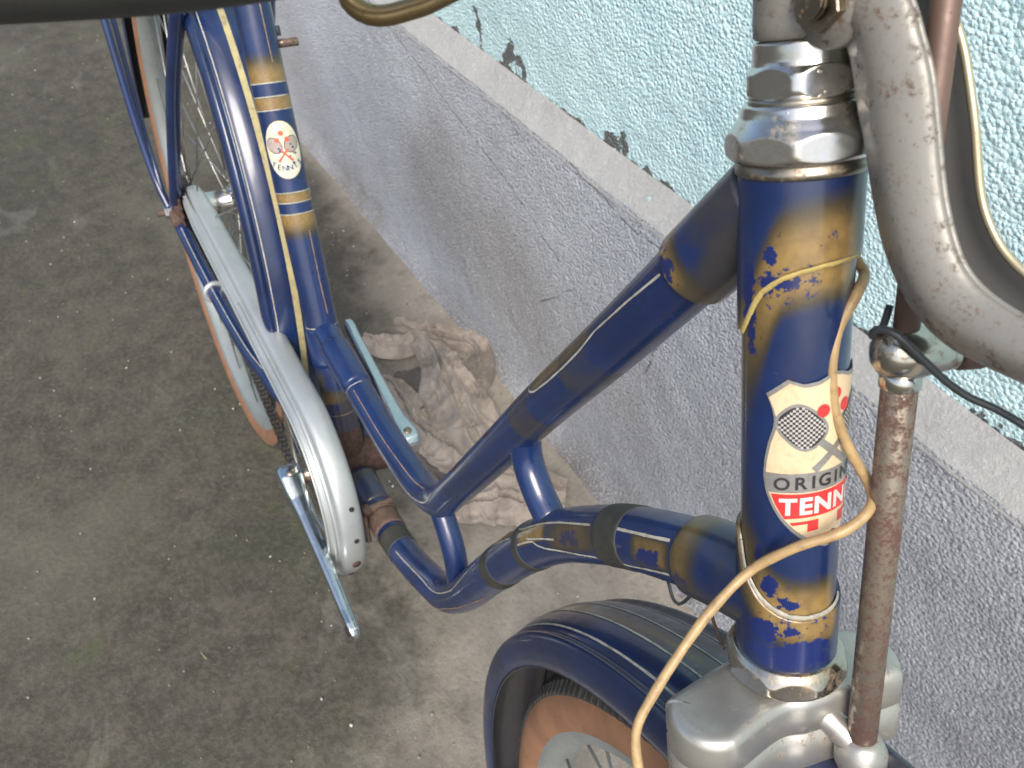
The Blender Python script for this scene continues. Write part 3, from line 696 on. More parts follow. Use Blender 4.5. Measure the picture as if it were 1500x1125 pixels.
# -- mudguards: domed centre, valley, rolled flank
gp = [(-.0305, -.022), (-.0318, -.017), (-.0318, -.010), (-.0300, -.0045), (-.0268, -.0022), (-.0242, -.0030), (-.0222, -.0034), (-.0200, -.0018), (-.0160, .0004), (-.010, .0022), (-.005, .0029), (0, .0031)]
gp = gp+[(-y, r) for y, r in gp[-2::-1]]
gpa = catmull([(y, r, 0) for y, r in gp], 4)[:, :2]
def guard(name, c, ax, upv, R, a0, a1, lines, gold, paintmat, nar=0., gw=1.0, grime=None):
    ax = A(ax)/np.linalg.norm(ax); u = A(upv)-ax*(A(upv)@ax); u /= np.linalg.norm(u); v = np.cross(ax, u); c = A(c)
    def P(th, y, dr):     # th deg, 0 = up, positive = rearward
        th = np.radians(np.asarray(th, float)); r = R+dr
        return c+(np.cos(th)*r)[..., None]*u+(np.sin(th)*r)[..., None]*v+np.asarray(y, float)[..., None]*ax
    th = np.linspace(a0, a1, int(abs(a1-a0)/1.2)); pr = gpa*A([gw, 1])
    TH, YY = np.meshgrid(th, pr[:, 0], indexing='ij'); _, DR = np.meshgrid(th, pr[:, 1], indexing='ij')
    YY = YY*np.where(YY > 0, 1-nar*smooth01((-TH-78)/16), 1.)
    V1 = P(TH, YY, DR); V2 = P(TH, YY*.975, DR-.0011)
    n, m = TH.shape
    F = gridF(n, m); F2 = [tuple(i+n*m for i in f[::-1]) for f in F]
    E_ = []
    for i in range(n-1):
        for j in (0, m-1): E_.append((i*m+j, (i+1)*m+j, (i+1)*m+j+n*m, i*m+j+n*m))
    for j in range(m-1):
        for i in (0, n-1): E_.append((i*m+j, i*m+j+1, i*m+j+1+n*m, i*m+j+n*m))
    g = gold(TH, YY); gr = grime(TH, YY) if grime else np.full(g.shape, .12)
    o = obj(name, np.vstack([V1.reshape(-1, 3), V2.reshape(-1, 3)]), F+F2+E_, paintmat, BIKE,
            attrs={'gold': np.r_[g.ravel(), g.ravel()*0], 'chip': np.zeros(2*n*m), 'grime': np.r_[gr.ravel(), np.full(n*m, .75)]})
    for (y0, t0, t1, wd, mt) in lines:
        tt = np.linspace(t0, t1, int(abs(t1-t0)/1.0)+2); q = []
        for kk in (-.5, .5):
            yy = y0+kk*wd*.85*(1+.10*rng.standard_normal(len(tt))); dr = np.interp(yy, pr[:, 0], pr[:, 1]); q.append(P(tt, yy, dr+.0003))
        obj('pinstripe', np.stack(q, 1).reshape(-1, 3), gridF(len(tt), 2), mt, o)
    return o, P
FG, FGP = guard('front_mudguard', ST(.580, .035, .002, STEER), -nF, -AD, .369, -24, 112,
      [(.0195, -20, 96, .0013, LINE), (.0062, 12, 92, .0014, LINE), (-.0062, 12, 92, .0010, LINE), (-.0195, -20, 96, .0013, LINE), (.0062, -22, -6, .0011, LINE), (-.0062, -22, -6, .0011, LINE)],
      lambda t, y: .58*aband(t, 8, 60, 14)*band(y, -.0052, .0052, .0012)*(.6+1.1*vnoise(t*.12, y*300, 1.)), GUARDPAINT, gw=1.05,
      grime=lambda t, y: .20+.36*smooth01((.004-y)/.008)*smooth01((80-t)/20))
V, F = cyl(FGP(A(9.), A(.001), A(.002)), FGP(A(9.), A(.001), A(.0055)), .003, seg=12); obj('rivet', V, F, GUARDPAINT, FG)
# inner stay inside the rear end of the front guard
wire('guard_stay', [FGP(A(91.), A(-.029), A(-.020)), FGP(A(90.), A(-.020), A(-.006)), FGP(A(90.), A(0.), A(-.003)), FGP(A(90.), A(.020), A(-.006)), FGP(A(91.), A(.029), A(-.020))], .0016, RUSTORANGE, BIKE)
V, F = cyl(FGP(A(90.), A(0.), A(-.001)), FGP(A(90.), A(0.), A(-.008)), .0045, seg=8); obj('stay_bolt', V, F, RUST, BIKE)
RG, RGP = guard('rear_mudguard', (.001, -.0122, .3484), (-.0034, -.9998, .0196), (0, 0, 1), .366, -118, 96,
      [(.0200, -82, 94, .0012, LINE), (-.0200, -112, 94, .0012, LINE)],
      lambda t, y: z0(t, y), GUARDPAINT, nar=.52)
tt = np.linspace(-115, 94, 200); q = []
for y_ in (-.0045, -.0015, .0017): q.append(RGP(tt, np.full(200, y_), np.interp(y_, gpa[:, 0], gpa[:, 1])+.0003))
obj('centre_stripe', np.stack(q, 1).reshape(-1, 3), gridF(200, 3), plain('stripe_cream_gold', (.44, .38, .20), (.34, .29, .15), .45, 60, dirt_and_tone=((.12, .10, .07), .6)), RG)

# -- chain guard (alloy channel over the chain run and round the chainring)
gpath = [(.020, .388)]
rg_ = .106
a_t = math.radians(97)
for t in (.25, .5, .75): gpath.append((.020+(BB[0]+rg_*math.cos(a_t)-.020)*t, .388+(BB[2]+rg_*math.sin(a_t)-.388)*t))
for a_ in range(97, -66, -12): gpath.append((BB[0]+rg_*math.cos(math.radians(a_)), BB[2]+rg_*math.sin(math.radians(a_))))
GP = Path([(x, 0, z) for x, z in gpath], step=.004)
prof = catmull([(-.0580, -.020, 0), (-.0580, -.0150, 0), (-.0572, -.0140, 0), (-.0535, -.0136, 0), (-.0532, -.0115, 0), (-.0530, -.0085, 0), (-.0500, -.0078, 0), (-.0494, -.0060, 0), (-.0492, -.0020, 0), (-.0475, .0022, 0), (-.0430, .0040, 0), (-.0350, .0040, 0), (-.0290, .0022, 0), (-.0255, -.002, 0), (-.0245, -.010, 0)], 4)[:, :2]
n = len(GP.s); nrm = -GP.up if GP.up[0][2] < 0 else GP.up
# outward = away from the chainring / upward on the straight run
outw = np.cross(np.tile(A([0, 1., 0]), (n, 1)), GP.T); outw *= np.sign(outw[2][2])
tap = np.interp(GP.s/GP.L, [0, .03, .1, .93, 1], [.70, .86, 1, 1, .80])
V1 = np.stack([GP.c*A([1, 0, 1])+outw*(p[1]*tap[:, None])+A([0, 1., 0])*(-.041+(p[0]+.041)*tap[:, None]) for p in prof], 1)
V2 = np.stack([GP.c*A([1, 0, 1])+outw*((p[1]-.001)*tap[:, None])+A([0, 1., 0])*(-.041+(p[0]+.041)*.96*tap[:, None]) for p in prof], 1)
m = len(prof); F = gridF(n, m); F2 = [tuple(i+n*m for i in f[::-1]) for f in F]; E_ = []
for j in range(m-1):
    for i in (0, n-1): E_.append((i*m+j, i*m+j+1, i*m+j+1+n*m, i*m+j+n*m))
CG = obj('chain_guard', np.vstack([V1.reshape(-1, 3), V2.reshape(-1, 3)]), F+F2+E_, ALU, BIKE)
# two raised beads along its outer side
for (p_, q_) in (((-.0578, -.0142), .0013), ((-.0532, -.0078), .0012)):
    s0_ = 2 if p_[1] < -.012 else int(n*.36)
    pts = (GP.c*A([1, 0, 1])+outw*(p_[1]*tap[:, None])+A([0, 1., 0])*(-.041+(p_[0]+.041)*tap[:, None]))[s0_:-3]
    wire('bead', pts[::3], q_, ALU, CG, n=3, step=.004)
for a_, r_, mt, y_ in ((27, .0024, HOLE, -.035), (8, .0024, HOLE, -.036), (-12, .0042, RUST, -.0375), (-32, .0024, HOLE, -.039)):
    c_ = A([BB[0], y_, BB[2]]); d_ = A([math.cos(math.radians(a_)), 0, math.sin(math.radians(a_))])
    V, F = cyl(c_+d_*(rg_+.0040), c_+d_*(rg_+(.0053 if mt is HOLE else .0062)), r_, seg=18); obj('bolt_hole' if mt is HOLE else 'rusty_screw', V, F, mt, CG)
# clip holding the guard on the chain stay
c0 = cs.at(.175, 0, 0.)
th = np.radians(np.arange(0, 300, 15)+20)
wire('guard_clip', [c0+A([k_, .0108*math.cos(t_), .0108*math.sin(t_)]) for k_, t_ in zip(np.linspace(-.004, .004, len(th)), th)]+[c0+A([.004, .014, .016])], .0034, ALU, BIKE, n=3)

# -- chainring, chain
mb = MB(); th = np.arange(276)*2*math.pi/276; r_ = .0895+.0035*np.clip(np.cos(th*46)*1.8, -1, 1)
outer = [A([BB[0], y_, BB[2]])+np.stack([np.cos(th)*r_, 0*th, np.sin(th)*r_], 1) for y_ in (-.0445, -.0415)]
inner = [A([BB[0], y_, BB[2]])+np.stack([np.cos(th)*.072, 0*th, np.sin(th)*.072], 1) for y_ in (-.0415, -.0445)]
V, F = rings(outer+inner+[outer[0]], cap=False); mb.add(V, F)
for k in range(5):
    a_ = k*2*math.pi/5+.3; d_ = A([math.cos(a_), 0, math.sin(a_)]); e_ = A([-d_[2], 0, d_[0]]); c_ = A([BB[0], 0, BB[2]])
    q = []
    for y_ in (-.0455, -.0415):
        q += [c_+A([0, y_, 0])+d_*.014-e_*.011, c_+A([0, y_, 0])+d_*.014+e_*.011, c_+A([0, y_, 0])+d_*.075+e_*.007, c_+A([0, y_, 0])+d_*.075-e_*.007]
    mb.add(q, [(0, 1, 2, 3), (7, 6, 5, 4), (0, 1, 5, 4), (1, 2, 6, 5), (2, 3, 7, 6), (3, 0, 4, 7)])
V, F = cyl((BB[0], -.047, BB[2]), (BB[0], -.039, BB[2]), .022, seg=28); mb.add(V, F)
mb.build('chainring', CHROME, BIKE)
pts = []
for a_ in np.linspace(97, -97, 40): pts.append((BB[0]+.092*math.cos(math.radians(a_)), -.043, BB[2]+.092*math.sin(math.radians(a_))))
pts.append((.24, -.044, .2600)) 
for a_ in np.linspace(262, 98, 12): pts.append((.0340*math.cos(math.radians(a_)), -.045, .3475+.0340*math.sin(math.radians(a_))))
pts.append((.22, -.044, .3835)); pts.append(pts[0])
cpth, s_ = resample(catmull(pts, 4), .00635)
mb = MB(); T_, s1_, u1_ = frames(cpth, (0, 1, 0))
for i in range(len(cpth)-1):
    c_ = (cpth[i]+cpth[i+1])/2; T1_ = T_[i]; Y_ = A([0, 1., 0]); U_ = np.cross(T1_, Y_)
    yo = .0040 if i % 2 else .0028
    for sg_ in (-1, 1):
        q = []
        for dy in (-.0005, .0005):
            for (a_, b_) in ((-.0058, 0), (-.0045, .0038), (-.001, .0026), (.001, .0026), (.0045, .0038), (.0058, 0), (.0045, -.0038), (.001, -.0026), (-.001, -.0026), (-.0045, -.0038)):
                q.append(c_+T1_*a_+U_*b_+Y_*(sg_*yo+dy))
        V, F = rings([q[:10], q[10:]]); mb.add(V, F)
    if i % 1 == 0:
        V, F = cyl(cpth[i]-Y_*.0045, cpth[i]+Y_*.0045, .0026, seg=8); mb.add(V, F)
ch = mb.build('chain', CHAINM, BIKE, smooth=False)

# -- cranks
def crank(sy, phi, Lc, y0, y1):
    d = A([math.cos(math.radians(phi)), 0, math.sin(math.radians(phi))]); e = A([-d[2], 0, d[0]]); Y = A([0, 1., 0])
    c = A([BB[0], 0, BB[2]]); secs = []
    S_ = [-.014, -.012, -.006, .004, .016, .026, .045, .09, .13, .150, .158, .164, .171, .176, .178]
    hw = [.005, .013, .0180, .0185, .0150, .0115, .0095, .0078, .0070, .0068, .0080, .0088, .0080, .0050, .0015]
    ht = [.006, .011, .0125, .0125, .0112, .0092, .0074, .0064, .0058, .0054, .0052, .0056, .0052, .0040, .0015]
    m_ = 28; th = np.arange(m_)*2*math.pi/m_
    S2 = np.linspace(S_[0], S_[-1], 70); S2 = np.unique(np.r_[S2, S_]); HW = np.interp(S2, S_, hw); HT = np.interp(S2, S_, ht)
    ex = .42
    sp = lambda x: np.sign(x)*np.abs(x)**ex
    for s_, a_, b_ in zip(S2, HW, HT):
        yc = y0+(y1-y0)*smooth01(A((s_-.01)/.12))
        k = s_*Lc/.1685
        secs.append(c+d*k+Y*yc+sp(np.cos(th))[:, None]*a_*e+sp(np.sin(th))[:, None]*b_*Y)
    V, F = rings(secs); o = obj('crank_arm', V, F, CRANKM, BIKE)
    V, F = cyl(c+Y*(y0+sy*.0098), c+Y*(y0+sy*.0125), .0088, seg=24); obj('axle_end', V, F, CHROME, o)
    p = c+d*Lc; V, F = cyl(p+Y*(y1-sy*.0), p+Y*(y1+sy*.0063), .0052, seg=20); obj('pedal_hole', V, F, HOLE, o)
    V, F = cyl(c+d*.002-e*.019+Y*y0, c+d*.002+e*.021+Y*y0, .0045, seg=12); obj('cotter_pin', V, F, CHROME2, o)
    return o
crank(-1, -12.25, .1685, -.0650, -.0640)
crank(1, 167.75, .1685, .0640, .0640)
V, F = cyl((BB[0], -.066, BB[2]), (BB[0], .066, BB[2]), .0085, seg=20); obj('bottom_bracket_axle', V, F, CHROME2, BIKE)
# pump peg on the seat tube
pq = SP.at(.392, -92, .0150); V, F = cyl(pq, pq+A([.002, .017, .001]), .0035, seg=14); obj('pump_peg', V, F, RUSTROD, BIKE)
V, F = cyl(SP.at(.402, -80, .016)-SD*.004, SP.at(.402, -80, .016)+SD*.004, .0028, seg=10); obj('peg_bracket', V, F, BLACKW, BIKE)

# -- headset
HCHROME = metal_material('headset_chrome', (.68, .67, .64), (.38, .31, .20), .66, (.12, .36), rustcol=(.20, .085, .025), rs=60)
def lathe_h(name, prof, mat, parent, n=96, poly=None, smooth=True, phase=0.):
    a = np.arange(n)*360/n; V = []
    for row in prof:
        t, r = row[0], row[1]; rr_ = np.full(n, r)
        if poly is not None and len(row) > 2:
            k, ap = poly; al = 360/k; x = ((a-phase) % al)-al/2
            rr_ = np.minimum(ap/np.cos(np.radians(x)), r)
        V.append(HP(np.full(n, t), a, rr_))
    V, F = rings(V); return obj(name, V, [f[::-1] for f in F], mat, parent, smooth=smooth)
lathe_h('head_race', [(.0012, .0168), (.0006, .0175), (-.0008, .0177), (-.0012, .0173), (-.0030, .0173), (-.0034, .0166)], CHROME2, BIKE)
up = [(-.0028, .0172), (-.0030, .0186, 1), (-.0042, .0200, 1), (-.0056, .0204, 1), (-.0080, .0204, 1), (-.0092, .0199, 1), (-.0104, .0190, 1), (-.0114, .0182, 1), (-.0126, .0174), (-.0140, .0164), (-.0152, .0160), (-.0166, .0157), (-.0172, .0152)]
upf = []
for a_, b_ in zip(up[:-1], up[1:]):
    for k in range(4):
        f = k/4; upf.append(tuple([a_[0]+(b_[0]-a_[0])*f, a_[1]+(b_[1]-a_[1])*f]+([1] if len(a_) > 2 else [])))
lathe_h('headset_cup', upf, HCHROME, BIKE, 160, (8, .0190), phase=-48-4)
lathe_h('washer', [(-.0165, .0142), (-.0185, .0142)], CHROME2, BIKE)
ln = [(-.0182, .0130), (-.0186, .0140, 1), (-.0198, .0150, 1), (-.0245, .0150, 1), (-.0257, .0140, 1), (-.0264, .0134), (-.0275, .0131), (-.0300, .0131), (-.0318, .0130), (-.0324, .0120)]
lnf = []
for a_, b_ in zip(ln[:-1], ln[1:]):
    for k in range(4):
        f = k/4; lnf.append(tuple([a_[0]+(b_[0]-a_[0])*f, a_[1]+(b_[1]-a_[1])*f]+([1] if len(a_) > 2 else [])))
lathe_h('locknut', lnf, HCHROME, BIKE, 144, (6, .0136), phase=-48-6)
lathe_h('steerer', [(.0, .012), (-.0345, .0112)], CHROME2, BIKE)
lo = [(.1640, .0168), (.1643, .0180, 1), (.1660, .0194, 1), (.1690, .0209, 1), (.1722, .0209, 1), (.1738, .0198, 1), (.1750, .0180)]
lof = []
for a_, b_ in zip(lo[:-1], lo[1:]):
    for k in range(5):
        f = k/5; lof.append(tuple([a_[0]+(b_[0]-a_[0])*f, a_[1]+(b_[1]-a_[1])*f]+([1] if len(a_) > 2 else [])))
lathe_h('lower_headset_cup', lof[::-1], HCHROME, BIKE, 160, (8, .0197), phase=-60)
# stem
lathe_h('stem', [(-.0325, .0122), (-.0333, .0130), (-.036, .0131), (-.060, .0131), (-.075, .0135), (-.095, .0135)], SILVERP, BIKE)
# clamp eye with bolt, facing the camera side
E0 = A([.8703, -.0105, .8899])
V, F = cyl(E0+A([0, .014, 0]), E0, .0112, .0105, 32, prof=[(0, .0112), (.8, .0112), (.92, .0106), (.93, .0090), (1, .0086)]); obj('clamp_eye', V, F, SILVERP, BIKE)
mb = MB()
for k in range(7): V, F = cyl(E0+A([0, -.0008*k*1.0, 0]), E0+A([0, -.0008*k-.0006, 0]), .0040+.0005*(k % 2), seg=16); mb.add(V, F)
V, F = cyl(E0, E0+A([0, -.0030, 0]), .0072, seg=6); mb.add(V, F)
mb.build('clamp_bolt', CHROME2, BIKE, smooth=False)

# -- lamp bracket: a pressed channel curving forward from the stem
BRN = [(0.8796, -0.006, 0.9008), (0.8883, -0.006, 0.8952), (0.8939, -0.006, 0.89), (0.9002, -0.006, 0.8836), (0.9062, -0.006, 0.8754), (0.913, -0.006, 0.8657), (0.9188, -0.006, 0.8586), (0.9265, -0.006, 0.8516), (0.9346, -0.006, 0.8486), (0.9449, -0.006, 0.8486), (0.9562, -0.006, 0.8508), (0.9674, -0.006, 0.8554)]
BRB = [(0.8664, -0.002, 0.8847), (0.8735, -0.002, 0.8804), (0.8782, -0.002, 0.876), (0.884, -0.002, 0.8682), (0.8895, -0.002, 0.8618), (0.8988, -0.002, 0.8499), (0.9086, -0.002, 0.8398), (0.9201, -0.002, 0.8326), (0.9318, -0.002, 0.8301), (0.9433, -0.002, 0.8319), (0.9555, -0.002, 0.835), (0.97, -0.002, 0.8392)]
BRF = [(0.8709, 0.02, 0.8984), (0.8809, 0.02, 0.8907), (0.8887, 0.02, 0.884), (0.8941, 0.02, 0.8779), (0.902, 0.02, 0.8677), (0.9085, 0.02, 0.8582), (0.914, 0.02, 0.8518), (0.9216, 0.02, 0.8465), (0.9299, 0.02, 0.8439), (0.9415, 0.02, 0.8428), (0.9536, 0.02, 0.8448), (0.9658, 0.02, 0.8494)]
N_, B_, F_ = (catmull(x, 8) for x in (BRN, BRB, BRF))
secs1 = []; secs2 = []
for a_, b_, c_ in zip(N_, B_, F_):
    b2 = b_+A([0, .019, 0]); bm = b_+(b_-a_)*.10+A([0, .008, 0])
    mid = (a_+b_)/2+A([0, -.0062, 0])
    q = catmull([a_+A([0, .0010, 0]), a_+A([0, -.0012, 0]), a_*.75+b_*.25+A([0, -.0050, 0]), mid, a_*.25+b_*.75+A([0, -.0040, 0]), b_, bm, b2, (b2+c_)/2+A([0, .002, 0]), c_], 4)
    ctr = (a_+b_+c_+b2)/4
    secs1.append(q); secs2.append(q+(ctr-q)/np.linalg.norm(ctr-q, axis=1)[:, None]*.0013)
n = len(secs1); m = len(secs1[0])
Fo = gridF(n, m)
obj('lamp_bracket', np.vstack(secs1), Fo, SILVERP, BIKE)
bo = bpy.data.objects['lamp_bracket']
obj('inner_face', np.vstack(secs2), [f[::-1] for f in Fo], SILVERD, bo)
wire('rolled_edge', [s[-1] for s in secs1][::4], .0011, metal_material('worn_edge', (.46, .42, .30), (.40, .34, .20), .5, (.3, .5), metal=.6, rustcol=(.14, .07, .02)), bo, n=4)
wire('rolled_edge', [s[0] for s in secs1][::4], .0008, SILVERP, bo, n=4)

# -- front brake rod
RODP = [(0.8808, 0.01, 0.9085), (0.8863, 0.01, 0.8933), (0.9037, 0.01, 0.8501), (0.9163, 0.01, 0.8173), (0.9216, 0.01, 0.8041), (0.9454, 0.01, 0.746), (0.9727, 0.01, 0.6782)]
r0, r1 = A(RODP[1]), A(RODP[-1]); dr_ = (r1-r0)/np.linalg.norm(r1-r0)
jn = A([.9188, .010, .8110])
V, F = cyl(A(RODP[0]), jn, .0034, seg=20); obj('upper_brake_rod', V, F, RUSTBROWN, BIKE)
V, F = cyl(jn, A(RODP[-1]), .0049, seg=28); obj('lower_brake_rod', V, F, RUSTROD, BIKE)
ja = A([.45, .88, .10]); ja = ja/np.linalg.norm(ja)
jc = A([.9180, .0095, .8125])
V, F = cyl(jc-ja*.0078, jc+ja*.0150, .0072, seg=28, prof=[(0, .0018), (.03, .0042), (.10, .0062), (.2, .0072), (.34, .0077), (.5, .0075), (.68, .0066), (.86, .0056), (.95, .0052), (1, .0050)])
ac = obj('rod_adjuster', V, F, CHROME, BIKE)
V, F = cyl(jc+ja*.0148, jc+ja*.0235, .0058, seg=24, prof=[(0, .0046), (.1, .0056), (.8, .0054), (1, .0046)]); obj('adjuster_screw', V, F, RUSTBROWN, ac)
V, F = cyl(jn+dr_*.004, jn+dr_*.009, .0056, seg=24); obj('collar', V, F, CHROME, ac)
# lower arm from the crown to the rod
wire('rod_arm', [(.9500, .0025, .6755), (.9560, .0040, .6770), (.9620, .0055, .6770), (.9690, .0078, .6752), (.9740, .0096, .6733), (.9760, .0100, .6720)], .0062, CROWNM, BIKE, seg=20, n=6, rf=lambda t: np.interp(t, [0, .25, .6, .8, 1], [1.25, 1.05, .80, .95, 1.0]))
V, F = cyl(A([.9748, .010, .6735])-dr_*.006, A([.9748, .010, .6735])+dr_*.014, .0072, seg=28, prof=[(0, .0052), (.10, .0070), (.32, .0088), (.55, .0088), (.8, .0068), (1, .0035)]); obj('rod_socket', V, F, CROWNM, BIKE)

# -- fork crown: two round shoulders with a waist
def crown_outline(infl=0.):
    pts = []
    c1, c2, R1 = (-.0008, -.0335), (.0100, .0245), .0154+infl
    for a_ in np.arange(75, 286, 15): pts.append((c1[0]+R1*math.cos(math.radians(a_))*1.0, c1[1]-R1*math.sin(math.radians(a_-0))*0))
    pts = []
    for a_ in np.arange(12, 161, 14): t = math.radians(a_); pts.append((c1[0]+R1*math.cos(t), c1[1]-R1*math.sin(t)))      # right shoulder, front to back
    pts.append((-.0160-infl, -.015)); pts.append((-.0145-infl, .000)); pts.append((-.0110-infl, .014))
    for a_ in np.arange(160, 19, -14): t = math.radians(a_); pts.append((c2[0]+R1*math.cos(t), c2[1]+R1*math.sin(t)))
    pts.append((.0200+infl, .0110)); pts.append((.0180+infl, .0040)); pts.append((.0158+infl, -.0050)); pts.append((.0122+infl, -.0150)); 
    P = np.array(pts+pts[:1]); P = np.c_[P, np.zeros(len(P))]
    return catmull(P, 5)[:-1, :2]
secs = []
for t, i_ in ((.1866, -.0095), (.1865, -.0060), (.1867, -.0036), (.1873, -.0018), (.1886, -.0005), (.1908, .0), (.195, .0), (.2015, .0), (.2022, -.0008), (.2028, -.0008), (.2034, .0), (.218, .0), (.2195, -.001)):
    o_ = crown_outline(i_); secs.append(np.stack([ST(t-.0095, f_, l_, 0.) for f_, l_ in o_]))
V, F = rings(secs); CR = obj('fork_crown', V, F, CROWNM, BIKE)
# fork blades
for sg_, c_ in ((-1, (-.0008, -.0335)), (1, (.0100, .0245))):
    l0 = c_[1]
    P = [ST(.200, c_[0], l0), ST(.26, .0, l0*1.12+.001), ST(.36, .002, l0*1.3+.001), ST(.46, .012, sg_*.046), ST(.545, .025, sg_*.050), ST(.580, .035, sg_*.052)]
    c, s_ = resample(catmull(P, 8), .006); pth = Path(P); 
    tube('fork_blade', pth, lambda s, a, pth=pth: .0125-.006*smooth01((s-.10)/.25), PAINT, BIKE, 32, paint={'gold': z0, 'chip': z0, 'grime': lambda s, a: .2+0*s})
    V, F = cyl(cF+nF*sg_*.050, cF+nF*sg_*.062, .009, seg=6); obj('axle_nut', V, F, CHROME, BIKE, smooth=False)

# -- wires
CAB = [(0.8898, 0.0150, 0.8242), (0.8954, 0.014, 0.8225), (0.9003, 0.0065, 0.8209), (0.9029, 0.0009, 0.8124), (0.9079, -0.0017, 0.8021), (0.9137, -0.0005, 0.7904), (0.9217, 0.0039, 0.7786), (0.9294, 0.0097, 0.7682), (0.9354, 0.0041, 0.7667), (0.9358, -0.0046, 0.7612), (0.9304, -0.015, 0.7525), (0.9251, -0.0225, 0.7381), (0.9267, -0.0361, 0.7285), (0.9301, -0.0481, 0.7183), (0.9349, -0.0607, 0.7065), (0.9392, -0.0681, 0.6983), (0.947, -0.0708, 0.6898), (0.956, -0.0714, 0.6816), (.975, -.070, .665)]
CAB = [(.8780, .0190, .8290)]+CAB
wire('lamp_cable', CAB, .0016, HOUSING, BIKE, seg=14, rf=lambda t: 1+.04*np.sin(t*61)+.03*np.sin(t*143+1), label='tan lamp cable looping across the head tube')
WIREP = [(0.9091, 0.0091, 0.8221), (0.9122, 0.0049, 0.8182), (0.9133, 0.0005, 0.8176), (0.9137, -0.0016, 0.8203), (0.9152, -0.0014, 0.8221), (0.9197, -0.0006, 0.823), (0.926, 0.004, 0.8187), (0.9324, 0.0086, 0.8144), (0.9381, 0.0127, 0.8119), (0.9441, 0.0161, 0.8116), (0.9527, 0.0184, 0.8112), (0.9646, 0.0234, 0.8081), (0.9833, 0.0351, 0.8016)]
wire('black_wire', WIREP, .00105, BLACKW, BIKE, seg=12, label='thin black wire hooked over the rod adjuster')
wire('rusty_wire', [(0.9234, -0.0095, 0.6743), (0.9121, -0.0045, 0.6726), (0.9031, 0.0016, 0.6696), (0.8935, 0.0075, 0.667)], .0007, RUSTORANGE, BIKE)
wire('wire_loop', [(0.8758, 0.006, 0.6443), (0.8758, 0.01, 0.6403), (0.8817, 0.0097, 0.6349), (0.8852, 0.0116, 0.6329), (0.8868, 0.0146, 0.6406), (0.8875, 0.0144, 0.6500)], .0008, BLACKW, BIKE)

# -- handlebar (mostly above the picture) with a black grip, and the brake lever under it
BARP = [(0.723, -0.2441, 0.8693), (0.7644, -0.2103, 0.8834), (0.8009, -0.1723, 0.8930), (0.8344, -0.1268, 0.9052), (0.8518, -0.0775, 0.9221)]
wire('handlebar_grip', BARP, .0165, GRIP, BIKE, seg=28, step=.006)
hb = BARP[3:]+[(.8500, -.040, .935), (.8330, -.012, .9420), (.8335, .012, .942), (.8500, .040, .935), (.8518, .0775, .9281), (.8344, .1268, .9192), (.8009, .1723, .9116), (.7644, .2103, .9034), (.723, .2441, .8953)]
wire('handlebar', hb, .0110, CHROME, BIKE, seg=24, step=.006)
wire('brake_lever', [(0.8350, -0.040, 0.9150), (0.8260, -0.0500, 0.9000), (0.8146, -0.0599, 0.8866), (0.8108, -0.0806, 0.8765), (0.8091, -0.0873, 0.874), (0.8068, -0.0938, 0.8722), (0.8036, -0.098, 0.8725), (0.7995, -0.1002, 0.8747), (0.7960, -0.1010, .8800), (.7800, -.1250, .8860)], .0026, metal_material('brassy_lever', (.32, .24, .12), (.24, .16, .07), .6, (.3, .5), metal=.8, rustcol=(.12, .05, .015)), BIKE, seg=12)

# ------------------------------------------------------------------ head badge
BR = .0154+.0006; BC = -3.
def sheetHA(name, topf, botf, wf, mat, parent, r, nu=41, nv=31, v0=0., v1=1.):
    """u across (-1..1), v down; wf(v) = half width in degrees"""
    u = np.linspace(-1, 1, nu); v = np.linspace(v0, v1, nv); U_, V_ = np.meshgrid(u, v)
    T_ = topf(U_)*(1-V_)+botf(U_)*V_
    A_ = BC+U_*wf(V_)
    return obj(name, HP(T_, A_, np.full(T_.shape, r)).reshape(-1, 3), [f[::-1] for f in gridF(nv, nu)], mat, parent)
btop = lambda u: np.interp(np.abs(u), [0, .10, .28, .48, .62, .70, .86, 1.], [.0556, .0560, .0576, .0582, .0573, .0568, .0596, .0620])
bbot = lambda u: np.full(np.shape(u), .1149)
bw_ = lambda v: np.interp(v, [0, .06, .13, .20, .30, .42, .52, .62, .72, .80, .88, .94, .98, 1.], [73, 68, 64, 64.5, 70, 74, 75, 72, 64, 54.5, 41, 27, 14, 3])
bw2 = lambda v: np.maximum(bw_(v)-3.2, .5)
vt = lambda t: (t-.0565)/(.1149-.0565)
HB = sheetHA('head_badge', btop, bbot, bw_, BSILVER, BIKE, BR)
HB['label'] = 'shield badge with crossed rackets and red band'
sheetHA('field', lambda u: btop(u)+.0011, lambda u: bbot(u)-.0012, bw2, CREAMB, HB, BR+.00012, v1=1.)
arc = lambda u: .0012*u*u-.0006
def bandHA(name, ta, tb, mat, dw, r, k0=1., a_lo=None, a_hi=None):
    nu, nv = 45, 8; u = np.linspace(-1, 1, nu); v = np.linspace(0, 1, nv); U_, V_ = np.meshgrid(u, v)
    T_ = ta+(tb-ta)*V_+arc(U_); W_ = bw_(vt(T_))-dw; A_ = BC+U_*W_
    if a_lo is not None:
        A_ = np.clip(A_, BC+a_lo, BC+a_hi)
    return obj(name, HP(T_, A_, np.full(T_.shape, r)).reshape(-1, 3), [f[::-1] for f in gridF(nv, nu)], mat, HB)
bandHA('silver_band', .0876, .0942, BSILVER, .8, BR+.00020)
bandHA('red_band', .0946, .1030, BRED, 3.0, BR+.00022)
bandHA('red_block', .1042, .1052, BRED, 5, BR+.00022, a_lo=-46, a_hi=-14)
bandHA('red_block', .1042, .1052, BRED, 5, BR+.00022, a_lo=14, a_hi=46)
bandHA('red_block', .1052, .1080, BRED, 5, BR+.00022, a_lo=-26, a_hi=-14)
bandHA('red_block', .1052, .1080, BRED, 5, BR+.00022, a_lo=14, a_hi=26)

